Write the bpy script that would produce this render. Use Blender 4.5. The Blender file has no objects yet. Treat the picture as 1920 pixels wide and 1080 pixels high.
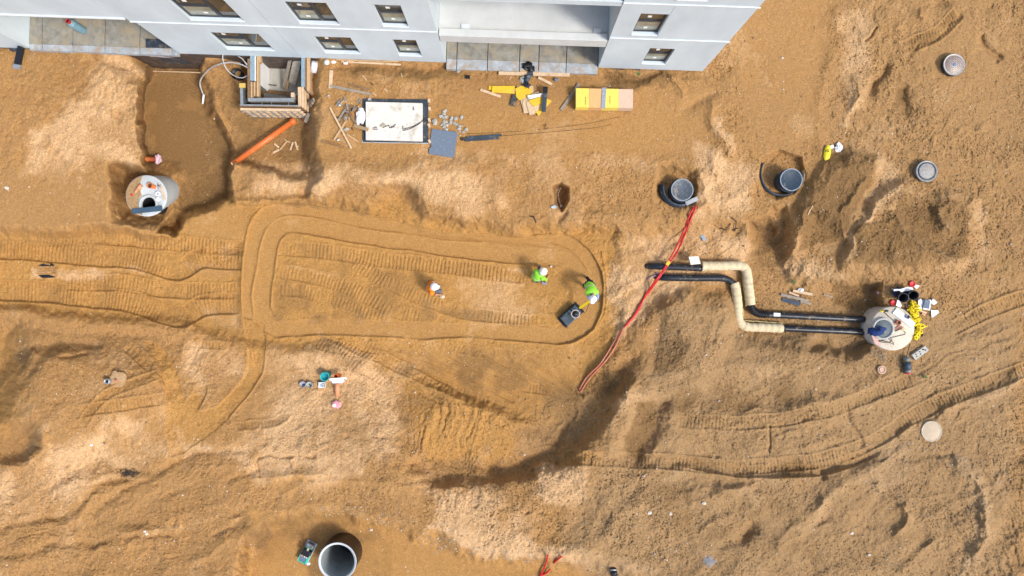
import bpy, math, random
import numpy as np
from mathutils import Vector, Matrix
random.seed(7)
R = math.radians
scene = bpy.context.scene
# ------------------------------------------------------------ camera, sky, sun
CH = 25.6                      # height of the drone above the site datum (m)
cam = bpy.data.objects.new('camera', bpy.data.cameras.new('camera'))
scene.collection.objects.link(cam)
cam.location = (0, 0, CH); cam.rotation_euler = (0, 0, 0)
cam.data.sensor_width = 36; cam.data.lens = 24
cam.data.clip_start = 0.1; cam.data.clip_end = 2000
scene.camera = cam
SUN_EL, SUN_AZ = 50, -33       # elevation; direction the light comes from, degrees from +x
w = bpy.data.worlds.new('World'); scene.world = w; w.use_nodes = True
nt = w.node_tree
sky = nt.nodes.new('ShaderNodeTexSky'); sky.sky_type = 'NISHITA'; sky.sun_disc = False
sky.sun_elevation = R(SUN_EL); sky.sun_rotation = R(90 - SUN_AZ)
sky.air_density = 1.0; sky.dust_density = 3.0; sky.ozone_density = 1.0
bg = nt.nodes['Background']; bg.inputs['Strength'].default_value = 0.15
nt.links.new(sky.outputs[0], bg.inputs[0])
sl = bpy.data.lights.new('sun', 'SUN'); sl.energy = 1.72; sl.angle = R(10); sl.color = (1.0, 0.96, 0.90)
so = bpy.data.objects.new('sun', sl); scene.collection.objects.link(so)
sd = Vector((math.cos(R(SUN_EL))*math.cos(R(SUN_AZ)), math.cos(R(SUN_EL))*math.sin(R(SUN_AZ)), math.sin(R(SUN_EL))))
so.rotation_euler = sd.to_track_quat('Z', 'Y').to_euler()
scene.view_settings.view_transform = 'Standard'; scene.view_settings.look = 'None'
scene.view_settings.gamma = 1; scene.view_settings.exposure = 0.69
scene.cycles.max_bounces = 6; scene.cycles.diffuse_bounces = 3; scene.cycles.glossy_bounces = 3

# ------------------------------------------------------------ materials
def new_mat(name):
    m = bpy.data.materials.new(name); m.use_nodes = True
    n = m.node_tree.nodes; return m, n, m.node_tree.links, n['Principled BSDF']
def mix_rgb(n, l, fac, a, b, mode='MIX'):
    x = n.new('ShaderNodeMix'); x.data_type = 'RGBA'; x.blend_type = mode
    for s, v in ((0, fac), (6, a), (7, b)):
        if isinstance(v, (int, float)): x.inputs[s].default_value = v
        elif isinstance(v, (tuple, list)): x.inputs[s].default_value = tuple(v[:3]) + (1,)
        else: l.new(v, x.inputs[s])
    return x.outputs[2]
def noise(n, l, scale, detail=4, rough=.55, co=None, dist=0):
    x = n.new('ShaderNodeTexNoise'); x.inputs['Scale'].default_value = scale
    x.inputs['Detail'].default_value = detail; x.inputs['Roughness'].default_value = rough
    x.inputs['Distortion'].default_value = dist
    if co is not None: l.new(co, x.inputs['Vector'])
    return x.outputs[0]
def ramp(n, l, v, a, b, c0=0.0, c1=1.0):
    x = n.new('ShaderNodeMapRange'); l.new(v, x.inputs[0])
    x.inputs[1].default_value = a; x.inputs[2].default_value = b
    x.inputs[3].default_value = c0; x.inputs[4].default_value = c1
    return x.outputs[0]
_mats = {}
def M(name, col, rough=.6, metal=0, var=.15, scale=6, bump=.15, bscale=60, dirt=0.0, dirtcol=(.33,.2,.1), dscale=3, spec=.4, stretch=None):
    """plain procedural surface: base colour with mottling, bump and optional sand stains"""
    if name in _mats: return _mats[name]
    m, n, l, p = new_mat(name)
    tc = n.new('ShaderNodeTexCoord'); co = tc.outputs['Object']
    if stretch:
        mp = n.new('ShaderNodeMapping'); mp.inputs['Scale'].default_value = stretch; l.new(co, mp.inputs[0]); co = mp.outputs[0]
    a = noise(n, l, scale, 5, .6, co)
    lo = tuple(c*(1-var) for c in col); hi = tuple(min(1, c*(1+var)) for c in col)
    c = mix_rgb(n, l, ramp(n, l, a, .3, .7), lo, hi)
    if dirt:
        d = noise(n, l, dscale, 6, .7, tc.outputs['Object'])
        c = mix_rgb(n, l, ramp(n, l, d, .62-dirt*.35, .72-dirt*.25, 0, .85), c, dirtcol)
    l.new(c, p.inputs['Base Color'])
    p.inputs['Roughness'].default_value = rough; p.inputs['Metallic'].default_value = metal
    p.inputs['Specular IOR Level'].default_value = spec
    if bump:
        b = n.new('ShaderNodeBump'); b.inputs['Strength'].default_value = bump; b.inputs['Distance'].default_value = .01
        l.new(noise(n, l, bscale, 3, .6, co), b.inputs['Height']); l.new(b.outputs[0], p.inputs['Normal'])
    _mats[name] = m
    return m
# ------------------------------------------------------------ terrain (one height field, metres)
# The sheet is described on a ground plan whose unit is 2 cm (S per metre), origin at the plan's upper left.
S = 50.0
STEP = 1.3
dx = np.arange(-52, 1972+.1, STEP); dy = np.arange(-52, 1132+.1, STEP)
def outer(a):
    g = []; s = 6.0; v = 0.0
    while v < 60000: v += s; g.append(v); s *= 1.32
    g = np.array(g)
    return np.concatenate([(a[0]-g)[::-1], a, a[-1]+g])
ax_, ay_ = outer(dx), outer(dy)
PX, PY = np.meshgrid(ax_, ay_)
PX = PX.astype(np.float32); PY = PY.astype(np.float32)
NY, NX = PX.shape
rng = np.random.RandomState(11)
def vnoise(x, y, seed=0):
    r = np.random.RandomState(seed).rand(256, 256).astype(np.float32)*2-1
    xi = np.floor(x); yi = np.floor(y); fx = x-xi; fy = y-yi
    xi = xi.astype(np.int32) & 255; yi = yi.astype(np.int32) & 255
    x1 = (xi+1) & 255; y1 = (yi+1) & 255
    fx = fx*fx*(3-2*fx); fy = fy*fy*(3-2*fy)
    a = r[yi, xi]; b = r[yi, x1]; c = r[y1, xi]; d = r[y1, x1]
    a = a+(b-a)*fx; c = c+(d-c)*fx
    return a+(c-a)*fy
R4_ = 0
def fbm(scale, octv=4, seed=0, gain=.5, ridged=False, x=None, y=None, ang=0, sx=1.0):
    x = PX if x is None else x; y = PY if y is None else y
    out = 0; amp = 1.0; tot = 0; f = 1.0/scale
    for o in range(octv):
        a = ang+o*.6 if sx == 1.0 else ang
        ca, sa = math.cos(a), math.sin(a)
        u = (x*ca+y*sa)*f*sx+o*17.3+seed; v = (-x*sa+y*ca)*f+o*9.1
        n = vnoise(u, v, seed*31+o)
        if ridged: n = 1-2*np.abs(n)
        out = out+amp*n; tot += amp; amp *= gain; f *= 2.03
    return out/tot
W1 = fbm(46, 4, 1); W2 = fbm(46, 4, 2)
W3 = fbm(9, 2, 3); W4 = fbm(9, 2, 4)
WX = PX+W1*13+W3*2.4; WY = PY+W2*13+W4*2.4          # strong wobble for natural banks
VX = PX+W1*3.0; VY = PY+W2*3.0                      # light wobble for machine-made edges
H = np.zeros_like(PX)
ROUGH = np.ones_like(PX)
DRY = np.zeros_like(PX); OCH = np.zeros_like(PX); DMP_SHD = np.zeros_like(PX); GRY = np.zeros_like(PX)
def sm(t): t = np.clip(t, 0, 1); return t*t*(3-2*t)
def box_of(pts, m):
    p = np.array(pts, float)
    i0, i1 = np.searchsorted(ay_, [p[:, 1].min()-m, p[:, 1].max()+m])
    j0, j1 = np.searchsorted(ax_, [p[:, 0].min()-m, p[:, 0].max()+m])
    return (slice(max(i0-1, 0), i1+1), slice(max(j0-1, 0), j1+1))
def sdf(pts, m, wob='W'):
    s = box_of(pts, m)
    X, Y = {'W': (WX, WY), 'V': (VX, VY), 'N': (PX, PY)}[wob]; X = X[s]; Y = Y[s]
    d2 = np.full(X.shape, 1e9, np.float32); ins = np.zeros(X.shape, bool)
    n = len(pts)
    for i in range(n):
        x0, y0 = pts[i]; x1, y1 = pts[(i+1) % n]
        ex, ey = x1-x0, y1-y0
        t = np.clip(((X-x0)*ex+(Y-y0)*ey)/(ex*ex+ey*ey+1e-9), 0, 1)
        d2 = np.minimum(d2, (X-x0-t*ex)**2+(Y-y0-t*ey)**2)
        if y0 != y1:
            c = ((y0 > Y) != (y1 > Y)) & (X < ex*(Y-y0)/ey+x0)
            ins ^= c
    d = np.sqrt(d2); return s, np.where(ins, -d, d)
def level(pts, z, edge=14, wob='W', k=1.0, rough=None):
    s, d = sdf(pts, edge+30, wob); m = sm(.5-d/edge)*k
    H[s] += (z-H[s])*m
    if rough is not None: ROUGH[s] += (rough-ROUGH[s])*m
def lift(pts, dz, edge=30, wob='W', arr=None):
    arr = H if arr is None else arr
    s, d = sdf(pts, edge+30, wob); arr[s] += dz*sm(.5-d/edge)
def paint(arr, pts, v, edge=30, wob='W'):
    s, d = sdf(pts, edge+30, wob); m = sm(.5-d/edge); arr[s] += (v-arr[s])*m
def spline(pts, step=10):
    P = [np.array(p, float) for p in pts]; P = [2*P[0]-P[1]]+P+[2*P[-1]-P[-2]]; out = []
    for i in range(1, len(P)-2):
        n = max(2, int(np.hypot(*(P[i+1]-P[i]))/step))
        for t in np.linspace(0, 1, n, endpoint=False):
            out.append(.5*((2*P[i])+(-P[i-1]+P[i+1])*t+(2*P[i-1]-5*P[i]+4*P[i+1]-P[i+2])*t*t+(-P[i-1]+3*P[i]-3*P[i+1]+P[i+2])*t**3))
    out.append(P[-2]); return np.array(out)
def along(pts, m, wob='V', step=12):
    """signed lateral offset and arc length to a curve"""
    q = spline(pts, step); s = box_of(q, m)
    X, Y = {'W': (WX, WY), 'V': (VX, VY), 'N': (PX, PY)}[wob]; X = X[s]; Y = Y[s]
    best = np.full(X.shape, 1e9, np.float32); lat = np.full(X.shape, 1e4, np.float32); arc = np.zeros(X.shape, np.float32)
    L = 0.0; tot = np.hypot(*(q[1:]-q[:-1]).T).sum()
    for a, b in zip(q[:-1], q[1:]):
        e = b-a; ln = math.hypot(*e)+1e-9
        lo = np.minimum(a, b)-m; hi = np.maximum(a, b)+m
        ys, xs = ay_[s[0]], ax_[s[1]]
        i0, i1 = np.searchsorted(ys, [lo[1], hi[1]]); j0, j1 = np.searchsorted(xs, [lo[0], hi[0]])
        if i1 <= i0 or j1 <= j0: L += ln; continue
        t = (slice(i0, i1), slice(j0, j1)); x, y = X[t]-a[0], Y[t]-a[1]
        u = (x*e[0]+y*e[1])/ln; v = (-x*e[1]+y*e[0])/ln; uc = np.clip(u, 0, ln)
        d2 = (u-uc)**2+v*v; k = d2 < best[t]
        best[t] = np.where(k, d2, best[t]); lat[t] = np.where(k, np.sign(v)*np.sqrt(d2), lat[t]); arc[t] = np.where(k, L+uc, arc[t])
        L += ln
    return s, lat, arc, tot
def ridge(pts, dz, w, wob='W', skew=0.0):
    if w > 4: dz *= .72; w *= 1.2
    """a raised (or sunk) line; skew > 0 steepens the right-hand side"""
    s, lat, arc, tot = along(pts, w*3+12, wob)
    ww = np.where(lat > 0, w*(1-skew), w*(1+skew))
    pr = np.exp(-(lat/ww)**2) if (dz < 0 or w < 4) else .35*np.exp(-(lat/ww)**2)+.65*np.exp(-np.abs(lat)/ww*1.15)
    H[s] += dz*pr*sm(arc/(w*2)+.25)*sm((tot-arc)/(w*2)+.25)
def scarp(pts, dz, w=6, back=60, wob='W'):
    """step: ground on the right-hand side of the line drops by dz at once and recovers over `back`"""
    s, lat, arc, tot = along(pts, back+10, wob)
    e = sm(arc/40)*sm((tot-arc)/40)
    H[s] -= dz*sm(lat/w)*(1-sm(lat/back))*e
def track(pts, width=22, depth=.05, pitch=6.4, bar=.055, lip=.045, fade=20, slant=0.0, k=1.0):
    s, lat, arc, tot = along(pts, width, 'V')
    hw = width/2; ins = sm((hw-np.abs(lat))/2.2+.5); e = sm(arc/fade+.2)*sm((tot-arc)/fade+.2)*k
    n = sm(.62+W1[s]*1.2+W3[s]*.35)                    # some bars are worn away
    a = arc+slant*lat+W3[s]*.5
    b = np.abs(((a/pitch) % 1)*2-1); b = 1-sm((b-.5)*2.6)
    ROUGH[s] *= 1-.75*ins*e
    H[s] += e*(-depth*ins+bar*b*ins*n)
    H[s] += e*lip*np.exp(-((np.abs(lat)-hw-1.5)/2.4)**2)*(.45+.55*np.clip(W2[s]*2+.5, 0, 1))
    OCH[s] += (0.75-OCH[s])*ins*e*.6; DMP_SHD[s] += (.42-DMP_SHD[s])*ins*e*.8*np.clip(k, 0, 1); DRY[s] *= 1-.8*ins*e

# ---- broad shape of the site
big = fbm(420, 3, 5)
far = sm((np.maximum(np.maximum(-PX, PX-1920), np.maximum(-PY, PY-1080))-60)/600)
H += .16*big*(1-far)
# basin with the compacted loop and the ruts leading out of it to the left
level([(-400,560),(120,590),(340,606),(470,640),(760,655),(800,740),(760,800),(560,790),(440,740),(330,680),(60,640),(-400,640)], -.72, 170)
basin = [(-400,438),(180,432),(325,440),(333,402),(392,378),(500,372),(610,374),(690,384),(760,372),(784,408),(860,424),(960,430),(1050,424),(1120,428),(1150,430),(1190,520),(1160,640),(1090,735),(1040,800),(900,760),(700,670),(600,648),(500,652),(440,640),(340,606),(230,598),(120,588),(-400,556)]
level(basin, -.75, 26)
paint(OCH, basin, .9, 30)
level([(-400,446),(0,446),(330,452),(455,458),(450,620),(350,600),(180,580),(-400,548)], -.88, 24)
# sloping band between basin and the dry ground to the right
level([(1150,440),(1230,440),(1380,430),(1400,560),(1240,560),(1120,720),(1080,740),(1165,600)], -.52, 46)
# deep hole south of the basin, fed by the ramp
lift([(640,690),(760,660),(1010,720),(1080,760),(1010,870),(830,880),(750,800)], -.35, 110)
level([(770,830),(850,790),(960,790),(1030,740),(1120,720),(1130,770),(1062,852),(1010,884),(930,905),(820,896)], -.75, 120)
level([(772,876),(840,902),(925,911),(1008,885),(1052,853),(1078,826),(1076,800),(1060,786),(1040,790),(985,822),(930,850),(870,862),(810,858)], -.95, 40)
level([(1070,830),(1105,806),(1142,766),(1156,722),(1130,722),(1090,768),(1050,800)], -.72, 40)
level([(880,872),(990,862),(1040,826),(1064,800),(1066,822),(1040,850),(1000,876),(930,896)], -1.12, 26)
level([(1160,842),(1196,762),(1262,752),(1240,808),(1196,858)], -.45, 30)
level([(1150,690),(1170,655),(1200,660),(1182,704),(1166,712)], -.6, 44)
lift([(1130,750),(1190,720),(1190,790),(1150,850),(1090,850),(1100,800)], .35, 34)
# trench against the building, left, and the hollow round the formwork
level([(268,118),(380,118),(400,170),(402,210),(436,286),(438,372),(392,386),(340,402),(326,436),(300,430),(318,396),(300,345),(272,300),(264,200)], -2.0, 22)
level([(372,116),(450,96),(586,96),(586,150),(583,330),(560,345),(500,335),(438,300),(410,250),(392,180)], -1.3, 40)
level([(404,128),(452,128),(452,215),(412,215)], -1.15, 40)
level([(402,215),(436,286),(436,370),(405,370),(340,395),(335,360),(392,320),(400,290),(380,240)], -2.05, 18)
level([(176,90),(262,96),(280,128),(262,160),(200,122)], -.5, 30)
level([(444,312),(520,330),(580,335),(580,372),(436,374),(432,330)], -.55, 20)
level([(220,318),(330,320),(340,400),(300,420),(225,405)], -1.35, 46)
level([(150,100),(-300,95),(-300,85),(140,86)], -.15, 20)
# the bank north of the loop, bulges
lift([(470,290),(600,300),(780,310),(900,300),(960,360),(940,410),(850,405),(790,385),(760,350),(620,350),(470,350)], .16, 36)
lift([(560,350),(700,346),(770,360),(775,372),(690,378),(560,368)], -.2, 14)
level([(735,350),(775,352),(788,405),(800,425),(770,420),(735,385)], -.55, 40)
# left spoil heap and hollow at its left
level([(-300,560),(-20,600),(30,612),(42,650),(14,720),(-4,800),(-300,900)], -1.3, 60)
lift([(40,700),(60,650),(110,640),(210,660),(300,700),(310,760),(240,800),(120,840),(60,860),(20,800)], .55, 90)
level([(-40,760),(16,790),(60,800),(70,840),(40,868),(-40,850)], -.35, 30)
ridge([(30,665),(70,648),(120,641),(190,652)], -.28, 10)
ridge([(86,652),(66,690),(32,722)], -.22, 7)
ridge([(104,676),(130,668),(160,662)], -.1, 4)
ridge([(0,868),(45,874),(90,812)], .22, 9)
# bottom strip: pit with the concrete ring, floor running right
level([(440,1140),(470,1010),(540,968),(640,966),(740,985),(860,1030),(960,1052),(1120,1062),(1290,1100),(1300,1500),(440,1500)], -1.1, 34, rough=.25)
level([(560,985),(660,975),(720,1010),(720,1080),(660,1140),(560,1140)], -1.15, 26, rough=.15)
lift([(540,900),(700,905),(720,960),(560,960),(500,940)], -.12, 40)
# pipe trench at right
level([(1372,470),(1420,440),(1470,450),(1500,520),(1640,545),(1650,630),(1600,652),(1470,640),(1375,630)], -.6, 50)
level([(1408,418),(1475,416),(1476,522),(1455,520),(1440,470),(1412,466)], -.75, 26)
level([(1450,390),(1475,388),(1480,440),(1455,440)], -.35, 16)
level([(1560,536),(1650,536),(1652,588),(1610,590),(1560,572)], -.72, 26)
level([(1540,634),(1640,640),(1610,662),(1520,652)], -.75, 26)
lift([(1250,540),(1360,550),(1370,640),(1330,700),(1240,680),(1230,600)], .12, 30)
level([(1195,640),(1240,600),(1262,640),(1220,700)], -.5, 70)
# heaps at right
lift([(1525,400),(1500,470),(1470,500),(1500,400),(1560,300),(1605,285),(1640,300),(1610,400),(1580,440)], .5, 36)
ridge([(1560,282),(1534,340),(1500,392)], .18, 9)
ridge([(1622,322),(1604,366),(1578,402)], .16, 5, skew=.5)
lift([(1600,420),(1640,370),(1700,340),(1760,360),(1820,380),(1828,440),(1800,490),(1720,500),(1590,498)], .55, 44)
lift([(1690,392),(1720,372),(1760,384),(1770,430),(1812,446),(1800,476),(1770,482),(1720,450),(1700,430)], -.28, 40)
lift([(1772,400),(1810,378),(1822,430),(1800,440),(1785,432)], -.22, 30)
ridge([(1606,440),(1640,420),(1680,412)], .14, 6)
ridge([(1598,445),(1620,470),(1680,470)], -.15, 16)
def crest(pts, dz, w, dry=.7):
    q = spline(pts, 12); ridge(pts, dz, w, 'W')
    s, lat, arc, tot = along(pts, w*3+12, 'W'); DRYC.append((s, dry*np.exp(-(lat/(w*1.5))**2)*sm(arc/20+.2)*sm((tot-arc)/20+.2)))
DRYC = []
lm = sdf([(1120,700),(1500,680),(1700,900),(2100,700),(2100,1300),(1000,1300),(1000,980)], 130); mk = np.zeros_like(PX); mk[lm[0]] = sm(.5-lm[1]/120)
mk2 = np.zeros_like(PX); l2 = sdf([(-200,850),(420,860),(500,1000),(440,1300),(-200,1300)], 130); mk2[l2[0]] = sm(.5-l2[1]/120)
fl_ = fbm(150, 3, 91, .5, True, x=WX, y=WY, ang=-.5, sx=.55); H += .24*fl_*mk
fl2 = fbm(120, 3, 92, .5, True, x=WX, y=WY, ang=-.28, sx=.45); H += .18*fl2*mk2
fl3 = fbm(60, 3, 93, .55, True, x=WX, y=WY, ang=.9, sx=.6); H += .07*fl3*mk
crest([(1640,852),(1690,812),(1740,782),(1800,762),(1860,735),(1930,702)], .10, 7, .9)
crest([(1590,900),(1640,880),(1680,850),(1655,868)], .10, 12, .8)
crest([(1240,905),(1300,884),(1400,892),(1470,900)], .07, 8, .6)
crest([(1500,1000),(1540,950),(1560,925),(1600,900)], .16, 10, .6)
crest([(1690,940),(1697,975),(1680,1005)], .18, 8, .5)
crest([(1780,850),(1830,905),(1848,960),(1846,1010),(1820,1060)], .16, 12, .9)
crest([(1640,905),(1690,950),(1710,990)], .10, 5, .5)
crest([(1450,1040),(1500,1005),(1560,975)], .14, 9, .3)
crest([(1280,925),(1330,915),(1400,925),(1430,960)], .12, 10, .6)
crest([(1240,735),(1180,748),(1150,780),(1140,815)], .2, 12, .6)
crest([(1200,715),(1290,692),(1380,690),(1480,700)], .10, 12, .7)
crest([(1600,765),(1660,748),(1720,716)], .08, 7, .5)
crest([(1310,1000),(1350,960)], .08, 5, .3)
crest([(1130,930),(1145,980),(1130,1020)], .12, 8, .3)
crest([(1240,580),(1290,556),(1350,562)], .10, 14, .3)
crest([(1300,690),(1330,650),(1345,600)], .12, 12, .6)
crest([(1225,690),(1250,640),(1290,620)], .10, 9, .2)
crest([(1640,300),(1650,340),(1620,380)], .12, 12, .7)
crest([(1590,494),(1598,445),(1625,415),(1655,365),(1700,345)], .26, 7, .9)
crest([(1676,392),(1700,432),(1745,465),(1800,488)], .30, 7, .7)
crest([(1768,380),(1764,398),(1788,436)], .26, 6, .8)
crest([(1612,170),(1592,215),(1578,250)], .12, 8, .9)
crest([(1352,210),(1345,240),(1372,262),(1374,300)], .10, 7, .8)
crest([(40,860),(90,800),(130,760)], .06, 9, .5)
crest([(0,985),(60,960),(130,920),(230,885)], .05, 6, .6)
crest([(220,1030),(330,985),(420,968)], .08, 8, .4)
crest([(1000,1000),(1040,1040),(1080,1046)], .06, 7, .3)
# lines of graded earth, lower right
scarp([(1920,700),(1850,735),(1790,760),(1750,790),(1700,812),(1650,862),(1600,880),(1480,905),(1300,890),(1090,866)], .11, 16, 70)
ridge([(1440,880),(1560,874),(1640,856),(1690,830)], -.16, 11)
ridge([(1540,905),(1552,880)], -.3, 9)
lift([(1480,690),(1300,730),(1250,760),(1300,780),(1440,770),(1560,730)], -.16, 34)
ridge([(1280,760),(1420,770),(1560,746),(1620,720),(1680,690)], .14, 10)
ridge([(1440,800),(1446,850)], -.1, 3)
ridge([(1588,760),(1600,800),(1612,840)], -.12, 5)
for c in ([(1790,865),(1840,920),(1852,990),(1830,1050)], [(1560,930),(1500,980),(1450,1040)], [(1695,940),(1698,980),(1680,1010)], [(1640,910),(1700,960)], [(1280,940),(1340,930),(1420,910),(1500,900)], [(1680,1080),(1730,1035),(1770,1010)]):
    ridge(c, .14, 9)
for c in ([(1240,905),(1330,908),(1420,905)], [(1500,1010),(1540,970),(1560,950)], [(1420,985),(1340,1030)], [(1620,1040),(1690,1055),(1740,1010)], [(1760,900),(1820,960)], [(1200,895),(1190,930)], [(1130,960),(1120,1010)], [(1040,1000),(1030,980)], [(1660,850),(1700,860),(1800,850)]):
    ridge(c, -.11, 9)
ridge([(1395,975),(1410,985),(1380,1020)], -.35, 13)
# bottom left undulations
for c in ([(0,985),(70,970),(120,962),(200,905),(240,890)], [(90,925),(130,895),(190,868)], [(170,960),(260,905),(330,870),(420,845),(480,835)], [(0,1045),(120,1020),(250,1010),(330,1012)], [(420,960),(450,975),(400,1010)]):
    ridge(c, -.13, 6)
for c in ([(60,890),(110,850),(170,835)], [(170,1030),(250,1000),(330,1000)], [(300,985),(340,960),(330,1000)], [(500,900),(560,890),(620,890)], [(470,895),(600,893)], [(350,1060),(420,1020),(480,990)], [(520,930),(600,905),(700,905),(800,912)]):
    ridge(c, .15, 9)
ridge([(480,853),(560,857),(590,855)], -.08, 3)
ridge([(552,860),(560,890),(572,908)], .09, 3)
ridge([(480,850),(488,895)], -.09, 4)
ridge([(380,880),(440,870),(480,862)], .1, 8)
ridge([(420,905),(470,880),(500,870)], -.1, 6)
# ground south of the deep hole: a vertical broken face
ridge([(820,912),(930,915),(1020,888),(1060,856)], .22, 9)
lift([(1010,880),(1100,870),(1110,930),(1060,960),(1010,930)], .14, 30)
# along the facade
ridge([(620,122),(700,131),(830,128),(870,128)], -.22, 7)
ridge([(660,138),(740,146),(820,148)], .10, 8)
ridge([(1120,147),(1200,146),(1250,142)], -.18, 6)
ridge([(1190,165),(1250,150),(1320,145)], .14, 9)
ridge([(1265,140),(1272,170),(1280,190)], .15, 5)
ridge([(1330,190),(1336,230),(1360,260),(1370,300)], .22, 9)
ridge([(1345,175),(1310,190),(1280,215)], -.13, 8)
# upper right
ridge([(1570,0),(1562,100),(1540,200),(1536,300)], .10, 12)
ridge([(1600,130),(1612,170),(1590,210)], .28, 12)
ridge([(1660,120),(1640,160),(1625,185)], -.28, 8)
ridge([(1700,150),(1690,190),(1700,220)], -.3, 11)
ridge([(1720,15),(1730,40)], .25, 8)
ridge([(1740,10),(1772,2)], -.2, 8)
ridge([(1808,28),(1760,66),(1700,110)], -.06, 3.5)
ridge([(1838,60),(1850,90),(1880,118)], -.2, 5)
ridge([(1618,80),(1646,52)], -.12, 2.5)
for a in ((1680,48),(1775,225),(1740,260),(1800,250),(1830,230),(1690,245)):
    ridge([a, (a[0]+14, a[1]+12)], .16, 8)
# digging round the plastic shafts
level([(1243,318),(1262,310),(1290,322),(1300,350),(1300,385),(1262,392),(1240,372)], -.4, 24)
level([(1428,296),(1462,282),(1500,296),(1508,330),(1490,360),(1455,372),(1432,360),(1424,330)], -.28, 10, 'V')
ridge([(1300,312),(1318,340),(1330,380),(1300,400)], .2, 10)
ridge([(1355,265),(1336,310),(1352,345)], .22, 12)
ridge([(1430,330),(1410,345),(1380,365),(1340,380)], .13, 10)
level([(1036,350),(1050,345),(1063,353),(1064,372),(1052,394),(1040,380)], -.75, 9, 'V')
ridge([(1058,388),(1050,410),(1040,422)], -.2, 5)
ridge([(1034,352),(1034,380)], .1, 6)
ridge([(1088,400),(1110,395),(1132,398)], -.12, 5)
ridge([(1100,400),(1150,404),(1200,398),(1230,415)], .12, 9)
ridge([(1220,470),(1260,420),(1300,390)], .13, 11)

# ---- roughness of the soil
R1 = fbm(90, 4, 21, .55, True); R2 = fbm(34, 4, 22, .55); R3 = fbm(7, 3, 23, .6); R4 = fbm(3.2, 2, 24, .6)
rg = fbm(20, 4, 25, .6, True, x=WX, y=WY)
smooth_zones = [
 ([(-200,330),(230,330),(330,430),(180,436),(-200,432)], .35, 60),
 ([(600,210),(1340,210),(1340,290),(870,300),(600,285)], .28, 50),
 ([(860,150),(1340,160),(1340,230),(860,220)], .3, 40),
 ([(1380,-80),(1560,-80),(1545,260),(1400,290),(1380,150)], .3, 60),
 ([(338,392),(470,378),(465,455),(345,435)], .12, 24),
 ([(268,125),(372,125),(388,200),(430,290),(330,330),(280,300)], .18, 22),
 ([(700,650),(1100,650),(1060,760),(900,760)], .3, 50),
 ([(1620,640),(1920,560),(1920,700),(1700,740)], .5, 60),
 ([(470,960),(1300,1060),(1300,1500),(440,1500)], .15, 20),
 ([(350,570),(450,580),(470,640),(400,620)], .2, 20),
 ([(360,498),(446,498),(446,520),(370,520)], .2, 14),
 ([(450,700),(530,650),(560,760),(560,800),(450,800)], .45, 60),
 ([(480,860),(640,860),(700,900),(480,905)], .4, 30),
 ([(1700,20),(1920,60),(1920,250),(1800,260)], .5, 60),
]
for p, v, e in smooth_zones:
    s, d = sdf(p, e+30); ROUGH[s] += (v-ROUGH[s])*sm(.5-d/e)
for p, v in (([(1180,690),(1480,650),(1920,700),(1920,1140),(1180,1140)], .85), ([(1500,290),(1640,290),(1840,350),(1840,500),(1500,500)], 1.15),
             ([(1560,20),(1720,60),(1700,260),(1560,280)], 1.3), ([(900,900),(1200,860),(1300,1060),(900,1040)], 1.4), ([(600,290),(1240,300),(1200,420),(800,410)], 1.0)):
    s, d = sdf(p, 90); ROUGH[s] += (v-ROUGH[s])*sm(.5-d/60)
ROUGH *= (1-far)
H += ROUGH*(.05*R1+.055*R2+.012*R3+.008*R4+.018*np.maximum(rg, 0))
H += .004*R3*(1-far)+.002*R4*(1-far)
# pock marks and clods
pk = fbm(13, 2, 31); H -= ROUGH*.03*sm((pk-.45)*6)
ck = fbm(17, 3, 33, .6, True); H -= ROUGH*.012*sm((ck-.62)*7)
# single clods and hollows at the size of a fist
wn = rng.rand(NY, NX).astype(np.float32); patch = sm(.5+fbm(55, 3, 35)*1.8)
H += ROUGH*(.030*(wn > 1-.04*patch)-.042*(wn < .04*patch)+.022*(rng.rand(NY, NX)-.5).astype(np.float32))
# broken faces inside the deep hole
sp_, dp_ = sdf([(760,850),(850,905),(930,915),(1010,888),(1062,856),(1110,812),(1160,750),(1175,690),(1130,690),(1060,760),(960,830),(860,850)], 60)
mp = sm(.5-dp_/30); blk = fbm(34, 4, 95, .6, True, x=WX, y=WY, ang=.6, sx=.6)[sp_]; st_ = np.floor(fbm(60, 3, 96)[sp_]*7)/7
H[sp_] += mp*(.11*blk+.26*st_)
# long machine scrapes (grooves running one way inside a patch)
BW = fbm(210, 3, 71)
def scrape(pts, ang, amp, sc=9, edge=24):
    s, d = sdf(pts, edge+30); m = sm(.5-d/edge)
    a = R(ang); ca, sa = math.cos(a), math.sin(a)
    v = (-PX[s]*sa+PY[s]*ca)+16*W1[s]+9*W3[s]*.4+22*BW[s]; u = (PX[s]*ca+PY[s]*sa)
    m = m*sm(.45+1.7*W2[s]+1.2*BW[s]); amp = amp*.8
    n = vnoise(u/160+3, v/sc, 61)+.6*vnoise(u/90+7, v/(sc*.42), 62)+.35*vnoise(u/50, v/(sc*.2), 63)
    H[s] += amp*n*m
scrape([(640,650),(1080,650),(1060,760),(980,800),(860,780),(700,700)], 26, .035, 12)
scrape([(760,770),(900,745),(960,800),(960,850),(790,870),(760,830)], 100, .10, 11)
scrape([(900,860),(1000,860),(940,905),(880,900)], 95, .05, 9)
scrape([(820,912),(930,915),(960,980),(830,960)], 80, .07, 14)
scrape([(640,905),(730,905),(730,960),(640,960)], 88, .03, 10)
scrape([(200,110),(270,120),(272,300),(200,300)], 80, .08, 12)
scrape([(180,110),(255,130),(250,290),(120,330),(60,270)], 130, .06, 22, 60)
scrape([(0,880),(420,860),(480,1000),(300,1140),(0,1140)], -14, .05, 16, 60)
scrape([(300,600),(440,640),(440,700),(330,760)], 120, .06, 12)
scrape([(1080,470),(1300,420),(1420,470),(1240,560),(1120,660)], 150, .05, 20, 50)
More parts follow.
